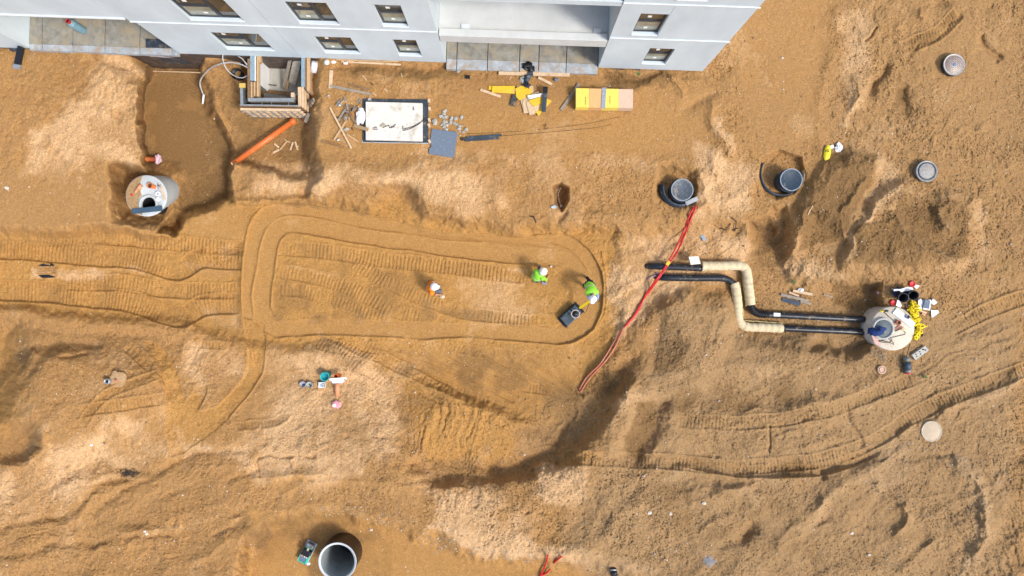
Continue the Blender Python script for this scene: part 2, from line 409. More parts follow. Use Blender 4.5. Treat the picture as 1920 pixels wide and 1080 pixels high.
scrape([(1480,680),(1920,560),(1920,820),(1200,860)], -22, .045, 15, 60)
scrape([(1750,820),(1920,760),(1920,1140),(1800,1140)], 62, .06, 16, 60)
scrape([(1200,700),(1320,560),(1380,640),(1290,720)], 115, .07, 16, 40)
scrape([(540,690),(740,720),(740,900),(480,900),(480,720)], -38, .04, 17, 60)
scrape([(990,30+800),(1200,860),(1180,1000),(1000,940)], 60, .05, 12, 50)

# ---- vehicle ruts with cleat marks
track([(56,447),(200,449),(330,456),(458,468)], 26, .05, 6.6)
track([(-60,464),(60,469),(150,478),(260,488),(322,505),(345,503),(380,484),(458,489)], 38, .13, 6.6, lip=.035)
track([(120,529),(220,531),(310,544),(448,546)], 30, .06, 6.8, lip=.05)
track([(-60,543),(60,547),(150,555),(250,568),(310,590),(345,594),(380,574),(448,568)], 38, .13, 6.6, lip=.035)
ridge([(270,606),(320,612),(352,606)], -.10, 5)
track([(640,476),(695,510),(750,541),(804,565),(860,584),(960,600),(1010,605)], 24, .05, 7, .055)
track([(519,508),(608,525),(674,548),(739,582),(810,604)], 26, .05, 7, .055)
track([(519,543),(560,546),(600,556)], 24, .04, 7, .05)
track([(610,556),(670,578),(735,602)], 18, .04, 7, .05)
track([(507,587),(545,600)], 24, .04, 6.8, .05)
track([(522,464),(620,474),(740,490),(860,504),(990,520)], 27, .06, 7, .06)
track([(590,640),(660,660),(720,690)], 24, .05, 6.6, .045, slant=.35)
track([(680,648),(720,656)], 20, .04, 6.6, .028, slant=.3)
track([(840,648),(905,662)], 16, .03, 6.6, .026, slant=.35)
track([(980,724),(1034,733)], 20, .04, 6.4, .026)
track([(1050,858),(1160,862),(1240,866),(1350,876),(1480,872),(1560,858),(1640,826),(1720,776),(1800,740),(1930,690)], 27, .04, 6.6, .026)
track([(1290,868),(1400,884),(1540,880),(1640,846)], 22, .10, 6.6, .008)
track([(1270,786),(1340,792),(1440,790),(1540,772),(1620,744),(1720,708)], 26, .035, 6.6, .02)
track([(1780,620),(1860,580),(1930,556)], 26, .04, 6.4, .02)
track([(1800,22),(1760,60),(1700,90)], 26, .04, 6.2, .02, slant=.3)
track([(150,772),(230,760),(306,748)], 22, .05, 6.4, .024)
track([(236,648),(285,690)], 22, .05, 9.0, .034)
track([(360,645),(430,650)], 14, .03, 6.4, .02)
track([(440,800),(520,790),(540,770)], 14, .02, 6.4, .014)
track([(300,700),(200,742),(150,800)], 16, .03, 6.4, .014)

for k in range(15):                              # blade and track streaks fanning from the loop to the deep hole
    x0 = 620+k*26; y0 = 652+rng.uniform(-6, 10); L = rng.uniform(120, 260); a_ = R(24+rng.uniform(-3, 4)+k*.3)
    ridge([(x0, y0+k*1.2), (x0+L*.5*math.cos(a_), y0+k*1.2+L*.5*math.sin(a_)+3), (x0+L*math.cos(a_), y0+k*1.2+L*math.sin(a_)+8)], rng.uniform(.03, .07)*(1 if k % 2 else -1), 2.6, 'V')
scarp([(1000,812),(940,790),(840,752),(770,722),(712,700),(690,694)], -.10, 5, 50, 'W')
track([(600,648),(700,700),(730,716)], 26, .05, 7, .05, slant=.25)
track([(700,664),(790,706),(880,744)], 22, .03, 7, .03, slant=.2)

# ---- plate-compacted strips: smooth, with thin lips of sand along their edges
loop = [(560,388),(700,400),(820,432),(960,446),(1060,448),(1100,470),(1122,520),(1126,560),(1108,606),(1060,634),(980,636),(860,620),(740,622),(600,620),(530,618),(488,596),(476,560),(490,480),(510,426),(560,388)]
def strip(pts, width, depth=.06, lip=.04, wob='V', k=1.0, col=True):
    s, lat, arc, tot = along(pts, width+14, wob); hw = width/2
    ins = sm((hw-np.abs(lat))/3+.5)*k
    base = -.75 if col else None
    if base is not None: H[s] += (base-H[s])*ins*.75
    H[s] -= depth*ins*(1-.5*(lat/hw)**2); ROUGH[s] *= 1-ins
    H[s] += k*lip*np.exp(-((np.abs(lat)-hw-.6)/1.5)**2)*sm(.75+W1[s]*1.6)
    OCH[s] += (.8-OCH[s])*ins; DRY[s] *= 1-.8*ins
loop_out = [(453,593),(455,491),(468,422),(492,388),(521,380),(580,383),(668,397),(746,416),(834,436),(912,441),(990,443),(1058,437),(1083,449),(1112,476),(1129,510),(1134,545),(1129,584),(1112,618),(1078,640),(1048,646),(961,641),(863,633),(790,636),(692,631),(580,629),(516,633),(492,623),(475,600)]
loop_in = [(507,579),(514,510),(521,462),(531,444),(546,436),(580,441),(668,456),(790,474),(902,490),(980,496),(1040,500),(1074,530),(1078,570),(1062,600),(1040,612),(961,608),(860,606),(765,603),(595,598),(541,601),(516,596)]
ld = []
s0, d0 = sdf(loop_out, 30, 'V'); s1, d1 = sdf(loop_in, 30, 'V')
mo = np.zeros_like(PX); mo[s0] = sm(.5-d0/3); mi = np.zeros_like(PX); mi[s1] = sm(.5-d1/3); ml = mo*(1-mi)
HB = -.78+.03*big
H += (HB-H)*mo*(.35+.5*(1-mi)); H -= .035*ml
ROUGH *= 1-.97*ml; ROUGH *= 1-.35*mi; OCH += (.6-OCH)*ml; DRY *= 1-.9*ml
H += ml*(.012*fbm(60, 2, 81, sx=.25)+.003*R4_)
def line(pts, dz=.045, w=1.5, step=.015):
    dz *= 1.5; w *= 1.15
    """overlap mark left by one pass of the compactor: a small step with a thin lip"""
    s, lat, arc, tot = along(pts, 26, 'V', 8)
    e = sm(arc/20+.2)*sm((tot-arc)/20+.2)*sm(.9+W1[s]*1.3)
    H[s] += e*(dz*np.exp(-(lat/w)**2)+step*sm(.5+lat/3)*(1-sm(lat/24)))
line(loop_out[:8], .045); line(loop_out[7:12], .02); line(loop_out[10:], .05, 1.7)
line([(475,600),(473,554),(480,506),(490,452),(504,423),(526,407),(556,404),(609,413),(692,430),(746,437),(834,450),(912,456)], .04)
line([(912,456),(980,462),(1040,466)], .015)
line([(507,579),(514,510),(521,462),(531,444),(546,436),(580,442),(668,457),(790,474),(902,491),(1000,496)], .045)
line([(1000,496),(1060,500)], .015)
line([(1029,457),(1058,464),(1083,481),(1102,506),(1106,520)], .035)
line([(507,579),(516,596),(541,601),(595,598)], .03); line([(765,603),(860,606),(961,608),(1024,615),(1048,613)], .03)
line([(760,437),(900,452),(1000,460),(1060,472)], .012)
tail = [(455,590),(494,610),(497,660),(494,695),(474,730),(446,765),(425,790),(390,818),(345,850),(322,856),(312,820),(308,780),(311,730),(298,690),(280,655),(268,640),(300,648),(320,670),(334,705),(342,735),(350,752),(372,722),(388,722),(390,735),(372,772),(405,764),(430,738),(457,705),(464,680),(462,640)]
def smooth_patch(pts, d_=.03, och=.8, edge=3, k=1.0):
    s, d = sdf(pts, 30, 'V'); m = sm(.5-d/edge)*k
    H[s] -= d_*m; ROUGH[s] *= 1-.93*m; OCH[s] += (och-OCH[s])*m; DRY[s] *= 1-.8*m
smooth_patch(tail, .05)
line([(494,610),(497,660),(494,695),(474,730),(446,765),(425,790)], .04); line([(464,640),(464,685),(457,705),(430,738),(405,764)], .025)
line([(372,772),(390,735),(386,722)], .03); line([(334,705),(342,735),(348,752)], .02); line([(425,790),(385,822),(345,850)], .03)
line([(449,640),(468,652),(476,690)], .02)
smooth_patch([(338,404),(392,381),(462,386),(470,410),(456,455),(400,452),(345,440)], .0, .6, 8)
smooth_patch([(372,574),(448,574),(456,600),(462,636),(420,618),(385,600)], .0, .5, 8)
smooth_patch([(362,498),(392,492),(446,498),(446,516),(400,522),(366,514)], .0, .5, 8)
smooth_patch([(500,850),(560,858),(590,862),(600,900),(520,903),(486,898)], .02, .4, 6)
smooth_patch([(1130,430),(1150,430),(1180,456),(1170,470),(1112,472),(1108,458)], .0, .7, 6)
ridge([(1128,470),(1137,520),(1137,580),(1112,622),(1070,642)], .05, 2.4, 'V')

# ground under the building: kept low and out of sight
def base_y(px): return 133-.0336*(1318-px)
ub = (PX < 1316) & (PY < base_y(PX)-5)
lo_ = np.where(PX < 372, -2.1, np.where(PX < 600, -1.6, -.5))
H = np.where(ub & (PY > -4000) & (PX > -4000), np.minimum(H, lo_), H)
fl = ub & (PX > -4000) & (PY < base_y(PX)-12); H = np.where(fl, lo_, H)

H -= .13*sm((PX-600)/60)*(1-sm((PX-1330)/60))*np.exp(-np.clip((PY-base_y(PX)-6)/26, 0, 50)**2)*(PY > base_y(PX)-12)
xk = [130, 152, 180, 215, 240, 258, 275, 290, 330, 372, 384, 420, 452]; yk = [86, 91, 98, 99.5, 103, 110, 120, 127, 128.5, 128, 107, 108, 115]
yb = np.interp(PX, xk, yk); b0 = base_y(PX)-1.5; kz = (540-b0)/(540-yb); zw = np.minimum(CH*(1-kz), 0)
inx = (PX > 130) & (PX < 452)
wgt = np.where(inx, np.exp(-np.clip((PY-yb)/16, 0, 50)**1.5), 0)*(PY >= yb)
H += (zw-H)*wgt*.9
H = np.where(inx & (PY < yb) & (PY > 20), np.minimum(H, zw-.35), H)
vb = (PX > 480) & (PX < 572) & (PY < 190) & (PY > 40); H = np.where(vb, -1.75, H)

# ---- colour of the soil: dry crust, ochre sand, damp earth with some painted shade, grey fill
mA = fbm(150, 4, 41, .6); mB = fbm(60, 5, 42, .65); mC = fbm(240, 4, 43, .6)
DRY += .30*sm((mB+mA*.6-.02)*2.2)
for p, v, e in (
 ([(200,100),(268,130),(268,310),(180,300),(120,340),(40,330),(60,250),(150,180)], .9, 60),
 ([(470,300),(780,310),(940,330),(960,390),(860,412),(770,350),(470,362)], .75, 40),
 ([(1150,440),(1400,430),(1410,500),(1240,560),(1140,650),(1140,500)], .85, 40),
 ([(500,650),(620,640),(740,700),(760,860),(640,900),(480,900),(420,860),(500,760)], .7, 60),
 ([(350,640),(450,660),(470,690),(400,760),(340,700)], .6, 40),
 ([(1020,870),(1105,880),(1100,940),(1060,960),(1010,930)], 1.1, 30),
 ([(200,780),(420,850),(200,880),(60,990),(-60,1010),(-60,940),(60,860)], .7, 60),
 ([(1560,30),(1620,30),(1640,180),(1590,220)], .8, 40),
 ([(1300,270),(1420,300),(1400,420),(1300,420)], .8, 50),
 ([(1630,400),(1600,440),(1590,500),(1640,500),(1620,440)], .5, 20),
 ([(1640,290),(1700,300),(1710,350),(1650,350)], .7, 40),
 ([(1800,500),(1850,470),(1860,400),(1830,370),(1840,480)], .6, 30),
 ([(1450,500),(1560,490),(1600,530),(1480,530)], .7, 30),
 ([(800,985),(900,985),(1100,1030),(1220,1060),(1280,1090),(1100,1060),(900,1040)], .9, 26),
 ([(800,905),(1000,940),(1000,1000),(820,980)], .6, 40),
 ([(1600,870),(1690,820),(1720,880),(1640,940)], .7, 30),
 ([(1800,880),(1860,960),(1850,1060),(1800,1080),(1820,980)], .9, 30),
 ([(1240,720),(1400,690),(1480,720),(1300,760),(1150,800)], .4, 40),
 ([(30,740),(80,760),(60,800),(20,770)], .6, 30),
 ([(1450,1030-20),(1500,960),(1560,930),(1500,930),(1440,980)], .5, 30),
 ([(60,500),(260,500),(300,520),(60,524)], .6, 14), ([(330,486),(450,500),(446,520),(370,520)], .35, 12),
 ([(700,270),(1250,285),(1240,330),(900,330)], .4, 40),
): paint(DRY, p, v, e)
for p_, v_ in (([(545,452),(640,462),(780,480),(900,495),(990,502),(980,512),(860,498),(740,482),(620,466)], .45), ([(525,500),(600,506),(660,520),(640,526),(560,516)], .5), ([(830,520),(980,530),(1040,560),(1030,600),(960,596),(860,570)], .45), ([(345,405),(392,385),(455,390),(448,440),(360,436)], .35), ([(372,574),(448,574),(460,630),(400,612)], .4)): paint(DRY, p_, v_, 16)
for s_, v_ in DRYC: DRY[s_] = np.maximum(DRY[s_], v_)
DRY *= .55+.75*sm(.5+mB*1.4)
for p, v, e in (
 ([(268,125),(372,125),(395,200),(436,290),(430,375),(340,400),(330,430),(300,345),(270,300)], 1.0, 14),
 ([(395,160),(450,130),(580,100),(585,330),(500,340),(440,300)], .55, 30),
 ([(1500,470),(1500,390),(1560,290),(1640,290),(1610,400),(1570,450)], 1.15, 22),
 ([(1600,430),(1680,400),(1690,360),(1760,370),(1820,390),(1820,480),(1720,496),(1600,494)], 1.1, 16),
 ([(1180,650),(1260,560),(1290,700),(1180,740),(1120,780),(1100,720)], .5, 40),
 ([(760,840),(900,860),(1000,790),(1060,700),(1120,740),(1060,860),(930,915),(800,880)], .38, 44),
 ([(1160,842),(1200,755),(1262,752),(1196,858)], .8, 14),
 ([(1240,730),(1480,690),(1500,760),(1300,800),(1240,770)], .55, 50),
 ([(1400,410),(1480,410),(1490,530),(1420,500)], .7, 30),  # shade of the rectangular holes above the pipes, painted as dark soil
 ([(1560,536),(1650,536),(1652,588),(1560,572)], .8, 14),  # shading in the trench's upper right corner, painted into the soil colour
 ([(1430,640),(1620,640),(1600,690),(1450,680)], .5, 30),
 ([(1200,900),(1500,900),(1600,960),(1560,1080),(1250,1000)], .35, 70),
 ([(1640,1000),(1720,1030),(1700,1070),(1600,1050)], .8, 30),
 ([(1600,980),(1740,990),(1780,1060),(1640,1040)], .35, 50),
 ([(-60,640),(20,640),(30,700),(0,780),(-60,780)], .5, 40),  # deep shadow of the left hollow, painted as darker soil
 ([(30,665),(120,640),(200,650),(120,665),(40,730)], .5, 18),
 ([(450,960),(600,950),(720,990),(720,1140),(450,1140)], .5, 40),
 ([(1236,318),(1262,308),(1290,320),(1262,340),(1240,370)], .6, 10),  # shadow cast upper left by the plastic shaft, painted on the soil
 ([(222,310),(310,300),(340,340),(330,380),(236,400)], .5, 30),
 ([(1690,130),(1705,180),(1700,225),(1672,215)], .7, 14), ([(1660,120),(1640,160),(1625,185),(1650,150)], .6, 10),
 ([(1530,300),(1580,280),(1540,360),(1490,440)], .5, 20),
 ([(230,880),(320,875),(310,898),(240,895)], .7, 14), ([(200,900),(360,900),(360,930),(240,930)], .35, 24),
 ([(610,125),(860,125),(860,150),(620,150)], .6, 14), ([(1120,136),(1310,138),(1260,165),(1130,165)], .6, 12),
): paint(DMP_SHD, p, v, e)
for p, v, e in (([(512,452),(640,470),(800,520),(820,600),(700,604),(512,600)], .42, 30), ([(560,650),(700,640),(1040,650),(1040,760),(900,740),(760,760),(640,690)], .32, 40),
             ([(500,372),(620,374),(780,408),(780,420),(660,396),(520,384)], .5, 8), ([(740,410),(800,430),(920,440),(910,446),(780,436)], .5, 8), ([(640,690),(720,700),(960,810),(900,790)], .3, 14)): paint(DMP_SHD, p, v, e)
DMP_SHD += .20*sm((mC+mB*.5-.08)*2.5)
DMP_SHD *= .6+.7*sm(.5+fbm(40, 4, 44)*1.6)
for p, v, e in (
 ([(1230,560),(1380,560),(1400,680),(1300,730),(1200,720)], .8, 60),
 ([(1380,440),(1480,430),(1640,540),(1640,640),(1400,640)], .42, 64),
 ([(480,640),(740,700),(730,900),(480,900)], .35, 70),
 ([(1180,700),(1480,560),(1920,560),(1920,1140),(1120,1140),(1040,1000)], .8, 90), ([(1560,-100),(2200,-100),(2200,600),(1500,560),(1540,200)], .5, 90),
 ([(1040,720),(1110,720),(1120,790),(1030,860),(960,850)], .6, 40),
 ([(130,0),(0,280),(60,300)], .2, 60),
): paint(GRY, p, v, e)
paint(OCH, [(760,760),(900,740),(960,800),(960,860),(800,860)], .8, 20)
paint(OCH, [(640,650),(1090,650),(1060,760),(960,800),(760,740)], .7, 30)
paint(OCH, [(-60,620),(40,620),(40,780),(-60,900)], .7, 40)
paint(OCH, [(460,960),(700,960),(960,1050),(1300,1100),(1300,1500),(440,1500)], .55, 24)
paint(OCH, [(600,180),(900,190),(1200,190),(1340,240),(1200,290),(800,290),(600,280)], .25, 50)

# ---- sheet mesh; a point of the plan at height h lies on the drone survey's ray through it
XX = (PX-960)/S*(1-H/CH); YY = (540-PY)/S*(1-H/CH)
def hgt(px, py):
    j = np.clip(np.searchsorted(ax_, px)-1, 0, NX-2); i = np.clip(np.searchsorted(ay_, py)-1, 0, NY-2)
    tx = (px-ax_[j])/(ax_[j+1]-ax_[j]); ty = (py-ay_[i])/(ay_[i+1]-ay_[i])
    return float((H[i, j]*(1-tx)+H[i, j+1]*tx)*(1-ty)+(H[i+1, j]*(1-tx)+H[i+1, j+1]*tx)*ty)
def P(px, py, z):            # plan point at an absolute height
    k = (CH-z)/CH; return Vector(((px-960)/S*k, (540-py)/S*k, z))
def G(px, py, dz=0.0):       # plan point resting on the soil
    z = hgt(px, py); v = P(px, py, z); v.z += dz; return v
me = bpy.data.meshes.new('ground')
nv = NX*NY; co = np.stack([XX, YY, H], -1).astype(np.float32).reshape(-1)
ii = np.arange(nv).reshape(NY, NX)
q = np.stack([ii[:-1, :-1], ii[1:, :-1], ii[1:, 1:], ii[:-1, 1:]], -1).reshape(-1)
rc_ = P(632.5, 1053, -.12); qx = (XX[:-1, :-1]+XX[1:, 1:])/2-rc_.x; qy = (YY[:-1, :-1]+YY[1:, 1:])/2-rc_.y
q = q.reshape(-1, 4)[((qx*qx+qy*qy) > .68**2).reshape(-1)].reshape(-1)      # opening inside the concrete ring
nf = len(q)//4
me.vertices.add(nv); me.vertices.foreach_set('co', co)
me.loops.add(nf*4); me.loops.foreach_set('vertex_index', q.astype(np.int32))
me.polygons.add(nf); me.polygons.foreach_set('loop_start', np.arange(0, nf*4, 4, dtype=np.int32))
me.polygons.foreach_set('loop_total', np.full(nf, 4, np.int32))
me.update(calc_edges=True)
me.polygons.foreach_set('use_smooth', np.ones(nf, bool))
at = me.color_attributes.new('soil', 'FLOAT_COLOR', 'POINT')
cc = np.stack([np.clip(DRY, 0, 1), np.clip(OCH, 0, 1), np.clip(DMP_SHD, 0, 1), np.clip(GRY, 0, 1)], -1).astype(np.float32).reshape(-1)
at.data.foreach_set('color', cc)
ground = bpy.data.objects.new('ground', me); scene.collection.objects.link(ground)
ground['kind'] = 'structure'; ground['label'] = 'rutted ochre sand and clay of the building site'

m, n, l, p = new_mat('sandy soil')
tc = n.new('ShaderNodeTexCoord'); oc = tc.outputs['Object']
va = n.new('ShaderNodeVertexColor'); va.layer_name = 'soil'
sp = n.new('ShaderNodeSeparateColor'); l.new(va.outputs[0], sp.inputs[0])
n1 = noise(n, l, 1.3, 8, .7, oc); n2 = noise(n, l, 7, 7, .75, oc); n3 = noise(n, l, 24, 5, .8, oc)
def add(a, b, k=1.0, op='MULTIPLY_ADD'):
    x = n.new('ShaderNodeMath'); x.operation = 'MULTIPLY_ADD'; l.new(b, x.inputs[0]); x.inputs[1].default_value = k; l.new(a, x.inputs[2]); return x.outputs[0]
base = mix_rgb(n, l, ramp(n, l, n2, .3, .7), (0.312, 0.176, 0.068), (0.416, 0.243, 0.098))
base = mix_rgb(n, l, ramp(n, l, n1, .35, .68, 0, .6), base, (0.385, 0.209, 0.071))
och = mix_rgb(n, l, ramp(n, l, n2, .3, .7), (0.374, 0.197, 0.056), (0.468, 0.256, 0.077))
c = mix_rgb(n, l, sp.outputs[1], base, och)
f = add(sp.outputs[0], n2, .5); f = ramp(n, l, f, .5, 1.06)
dryc = mix_rgb(n, l, ramp(n, l, n3, .3, .7), (0.489, 0.304, 0.145), (0.624, 0.411, 0.215))
c = mix_rgb(n, l, f, c, dryc)
f = add(va.outputs['Alpha'], n1, .5); f = ramp(n, l, f, .52, 1.12, 0, .8)
c = mix_rgb(n, l, f, c, (0.315, 0.207, 0.102))
f = add(sp.outputs[2], n2, .55); f = ramp(n, l, f, .57, 1.08, 0, .85)
damp_shade_c = mix_rgb(n, l, ramp(n, l, n3, .3, .7), (0.153, 0.087, 0.033), (0.240, 0.143, 0.059))
c = mix_rgb(n, l, f, c, damp_shade_c)
# grain: light and dark specks a few centimetres wide
c = mix_rgb(n, l, 1.0, c, mix_rgb(n, l, ramp(n, l, n3, .33, .67), (0.673, 0.641, 0.624), (1.26, 1.26, 1.28)), 'MULTIPLY')
n4 = noise(n, l, 17, 3, .6, oc); f = ramp(n, l, n4, .66, .72, 0, .35)
c = mix_rgb(n, l, f, c, (0.728, 0.588, 0.378))
n5 = noise(n, l, 14, 4, .7, oc); f = ramp(n, l, n5, .36, .30, 0, .45)
c = mix_rgb(n, l, f, c, (0.198, 0.123, 0.056))
vo = n.new('ShaderNodeTexVoronoi'); vo.inputs['Scale'].default_value = 16; l.new(oc, vo.inputs['Vector'])
f = ramp(n, l, vo.outputs['Distance'], .13, .08)
g_ = n.new('ShaderNodeSeparateColor'); l.new(vo.outputs['Color'], g_.inputs[0])
f2 = ramp(n, l, g_.outputs[0], .965, .97); mu = n.new('ShaderNodeMath'); mu.operation = 'MULTIPLY'; l.new(f, mu.inputs[0]); l.new(f2, mu.inputs[1])
c = mix_rgb(n, l, mu.outputs[0], c, (0.728, 0.640, 0.478))
l.new(c, p.inputs['Base Color']); p.inputs['Roughness'].default_value = .95; p.inputs['Specular IOR Level'].default_value = .12
b1 = n.new('ShaderNodeBump'); b1.inputs['Strength'].default_value = .55; b1.inputs['Distance'].default_value = .03
l.new(n2, b1.inputs['Height'])
b2 = n.new('ShaderNodeBump'); b2.inputs['Strength'].default_value = .6; b2.inputs['Distance'].default_value = .03
l.new(n3, b2.inputs['Height']); l.new(b1.outputs[0], b2.inputs['Normal']); l.new(b2.outputs[0], p.inputs['Normal'])
me.materials.append(m)
# ------------------------------------------------------------ mesh helpers
WM = {}
def reg(o, m=None): WM[o.name] = m if m is not None else Matrix.Identity(4); return o
class B:
    def __init__(s): s.v = []; s.f = []; s.sm = []; s.cut = []
    def add(s, vs, fs, smooth=False):
        k = len(s.v); s.cut.append((k, len(s.f))); s.v += [Vector(v) for v in vs]; s.f += [tuple(i+k for i in f) for f in fs]; s.sm += [smooth]*len(fs); return s
    def box(s, c, size, rot=None, taper=1.0):
        c = Vector(c); h = Vector(size)/2; m = rot or Matrix.Identity(3)
        vs = [c+m@Vector((sx*h.x*(taper if sz > 0 else 1), sy*h.y*(taper if sz > 0 else 1), sz*h.z)) for sz in (-1, 1) for sx, sy in ((-1,-1),(1,-1),(1,1),(-1,1))]
        return s.add(vs, [(3,2,1,0),(4,5,6,7),(0,1,5,4),(1,2,6,5),(2,3,7,6),(3,0,4,7)])
    def beam(s, a, b, w, h, up=(0,0,1)):
        """bar from a to b (centre line), w wide, h high"""
        a = Vector(a); b = Vector(b); x = (b-a); L = x.length; x.normalize(); u = Vector(up)
        y = u.cross(x)
        if y.length < 1e-4: y = Vector((0,1,0))
        y.normalize(); z = x.cross(y)
        return s.box((a+b)/2, (L, w, h), Matrix((x, y, z)).transposed())
    def prism(s, pts, z0, z1):
        n = len(pts); vs = [(p[0], p[1], z0) for p in pts]+[(p[0], p[1], z1) for p in pts]
        ar = sum(pts[i][0]*pts[(i+1)%n][1]-pts[(i+1)%n][0]*pts[i][1] for i in range(n))
        fs = [tuple(range(n))[::-1], tuple(range(n, 2*n))]+[(i, (i+1)%n, (i+1)%n+n, i+n) for i in range(n)]
        if ar < 0: fs = [f[::-1] for f in fs]
        return s.add(vs, fs)
    def wall(s, a, b, th, z0, z1):
        a = Vector(a[:2]); b = Vector(b[:2]); d = (b-a).normalized(); q = Vector((-d.y, d.x))*th/2
        return s.prism([a-q, b-q, b+q, a+q], z0, z1)
    def tube(s, pts, r, n=12, cap=True, hollow=0):
        pts = [Vector(p) for p in pts]; m = len(pts); rr = r if isinstance(r, (list, tuple)) else [r]*m
        ts = [(pts[min(i+1, m-1)]-pts[max(i-1, 0)]).normalized() for i in range(m)]
        u = ts[0].orthogonal().normalized(); vs = []
        for i in range(m):
            u = (u-ts[i]*u.dot(ts[i])).normalized(); w_ = ts[i].cross(u)
            for k in range(n):
                a = 2*math.pi*k/n; vs.append(pts[i]+(u*math.cos(a)+w_*math.sin(a))*rr[i])
        fs = [(i*n+k, i*n+(k+1)%n, (i+1)*n+(k+1)%n, (i+1)*n+k) for i in range(m-1) for k in range(n)]
        s.add(vs, fs, True)
        if cap: k0 = len(s.v)-m*n; s.f += [tuple(k0+k for k in range(n))[::-1], tuple(k0+(m-1)*n+k for k in range(n))]; s.sm += [False]*2
        return s
    def lathe(s, prof, c=(0,0,0), n=32, closed=False, rot=None, sx=1, sy=1):
        """prof: (radius, height) pairs turned about z"""
        c = Vector(c); vs = []; m = len(prof); rt = rot or Matrix.Identity(3)
        for r, z in prof:
            for k in range(n):
                a = 2*math.pi*k/n; vs.append(c+rt@Vector((r*math.cos(a)*sx, r*math.sin(a)*sy, z)))
        rng_ = range(m) if closed else range(m-1)
        fs = [(i*n+k, i*n+(k+1)%n, ((i+1)%m)*n+(k+1)%n, ((i+1)%m)*n+k) for i in rng_ for k in range(n)]
        return s.add(vs, fs, True)
    def disc(s, c, r, n=32, z=None, up=True):
        c = Vector(c); vs = [c+Vector((r*math.cos(2*math.pi*k/n), r*math.sin(2*math.pi*k/n), 0)) for k in range(n)]
        return s.add(vs, [tuple(range(n)) if up else tuple(range(n))[::-1]])
    def torus(s, c, R_, r, n=28, m=8, rot=None):
        rt = rot or Matrix.Identity(3); c = Vector(c); vs = []
        for i in range(n):
            a = 2*math.pi*i/n
            for k in range(m):
                b = 2*math.pi*k/m; vs.append(c+rt@Vector(((R_+r*math.cos(b))*math.cos(a), (R_+r*math.cos(b))*math.sin(a), r*math.sin(b))))
        return s.add(vs, [(i*m+k, ((i+1)%n)*m+k, ((i+1)%n)*m+(k+1)%m, i*m+(k+1)%m) for i in range(n) for k in range(m)], True)
    def blob(s, c, r, n=10, m=6, amp=.25, seed=0, sc=(1,1,1)):
        rd = random.Random(seed); c = Vector(c); vs = [c+Vector((0,0,r*sc[2]))]
        for i in range(1, m):
            t = math.pi*i/m
            for k in range(n):
                a = 2*math.pi*k/n; q = r*(1+rd.uniform(-amp, amp)); vs.append(c+Vector((q*math.sin(t)*math.cos(a)*sc[0], q*math.sin(t)*math.sin(a)*sc[1], q*math.cos(t)*sc[2])))
        vs.append(c-Vector((0,0,r*sc[2]))); L = len(vs)-1
        fs = [(0, 1+k, 1+(k+1)%n) for k in range(n)]+[(1+i*n+k, 1+(i+1)*n+k, 1+(i+1)*n+(k+1)%n, 1+i*n+(k+1)%n) for i in range(m-2) for k in range(n)]
        fs += [(L, 1+(m-2)*n+(k+1)%n, 1+(m-2)*n+k) for k in range(n)]
        return s.add(vs, fs)
    def build(s, name, mat, parent=None, bevel=0, recalc=False, solid=0, sub=0, local=False, split=False):
        if split and len(s.cut) > 1:
            out = []; ends = s.cut[1:]+[(len(s.v), len(s.f))]
            for (v0, f0), (v1, f1) in zip(s.cut, ends):
                q = B(); q.v = s.v[v0:v1]; q.f = [tuple(i-v0 for i in f) for f in s.f[f0:f1]]; q.sm = s.sm[f0:f1]
                out.append(q.build(name, mat, parent, bevel, recalc, solid, sub, local))
            return out
        if parent is not None:
            m = WM[parent.name]
            if not local:
                inv = m.inverted(); vs = [inv@v for v in s.v]
            else: vs = s.v
            org = None
        else:
            xs = [v.x for v in s.v]; ys = [v.y for v in s.v]
            org = Vector(((min(xs)+max(xs))/2, (min(ys)+max(ys))/2, min(v.z for v in s.v))); vs = [v-org for v in s.v]
        me = bpy.data.meshes.new(name); me.from_pydata([tuple(v) for v in vs], [], s.f); me.polygons.foreach_set('use_smooth', s.sm)
        if recalc:
            import bmesh
            bm = bmesh.new(); bm.from_mesh(me); bmesh.ops.recalc_face_normals(bm, faces=bm.faces); bm.to_mesh(me); bm.free()
        me.materials.append(mat); me.update()
        o = bpy.data.objects.new(name, me); scene.collection.objects.link(o)
        if parent is not None: o.parent = parent; reg(o, WM[parent.name])
        else: o.location = org; reg(o, Matrix.Translation(org))
        if solid: x = o.modifiers.new('thick', 'SOLIDIFY'); x.thickness = solid; x.offset = 0
        if bevel: x = o.modifiers.new('bevel', 'BEVEL'); x.width = bevel; x.segments = 2; x.limit_method = 'ANGLE'
        if sub: x = o.modifiers.new('sub', 'SUBSURF'); x.levels = sub; x.render_levels = sub
        return o
def tag(o, label, cat, group=None, kind=None):
    o['label'] = label
    if cat: o['category'] = cat
    if group: o['group'] = group
    if kind: o['kind'] = kind
    return o
def thing(name, label, cat, loc=(0,0,0), rz=0, group=None):
    o = bpy.data.objects.new(name, None); scene.collection.objects.link(o); o.empty_display_size = .2
    o.location = loc; o.rotation_euler = (0, 0, rz)
    reg(o, Matrix.Translation(Vector(loc))@Matrix.Rotation(rz, 4, 'Z'))
    return tag(o, label, cat, group)
def dup(root, loc, rz, label, group=None):
    r = root.copy(); scene.collection.objects.link(r); r.location = loc; r.rotation_euler = (0, 0, rz); r['label'] = label
    if group: r['group'] = group
    for ch in list(root.children):
        c = ch.copy(); scene.collection.objects.link(c); c.parent = r
        for g in ch.children:
            d = g.copy(); scene.collection.objects.link(d); d.parent = c
    return r
RZ = lambda d: Matrix.Rotation(R(d), 3, 'Z')
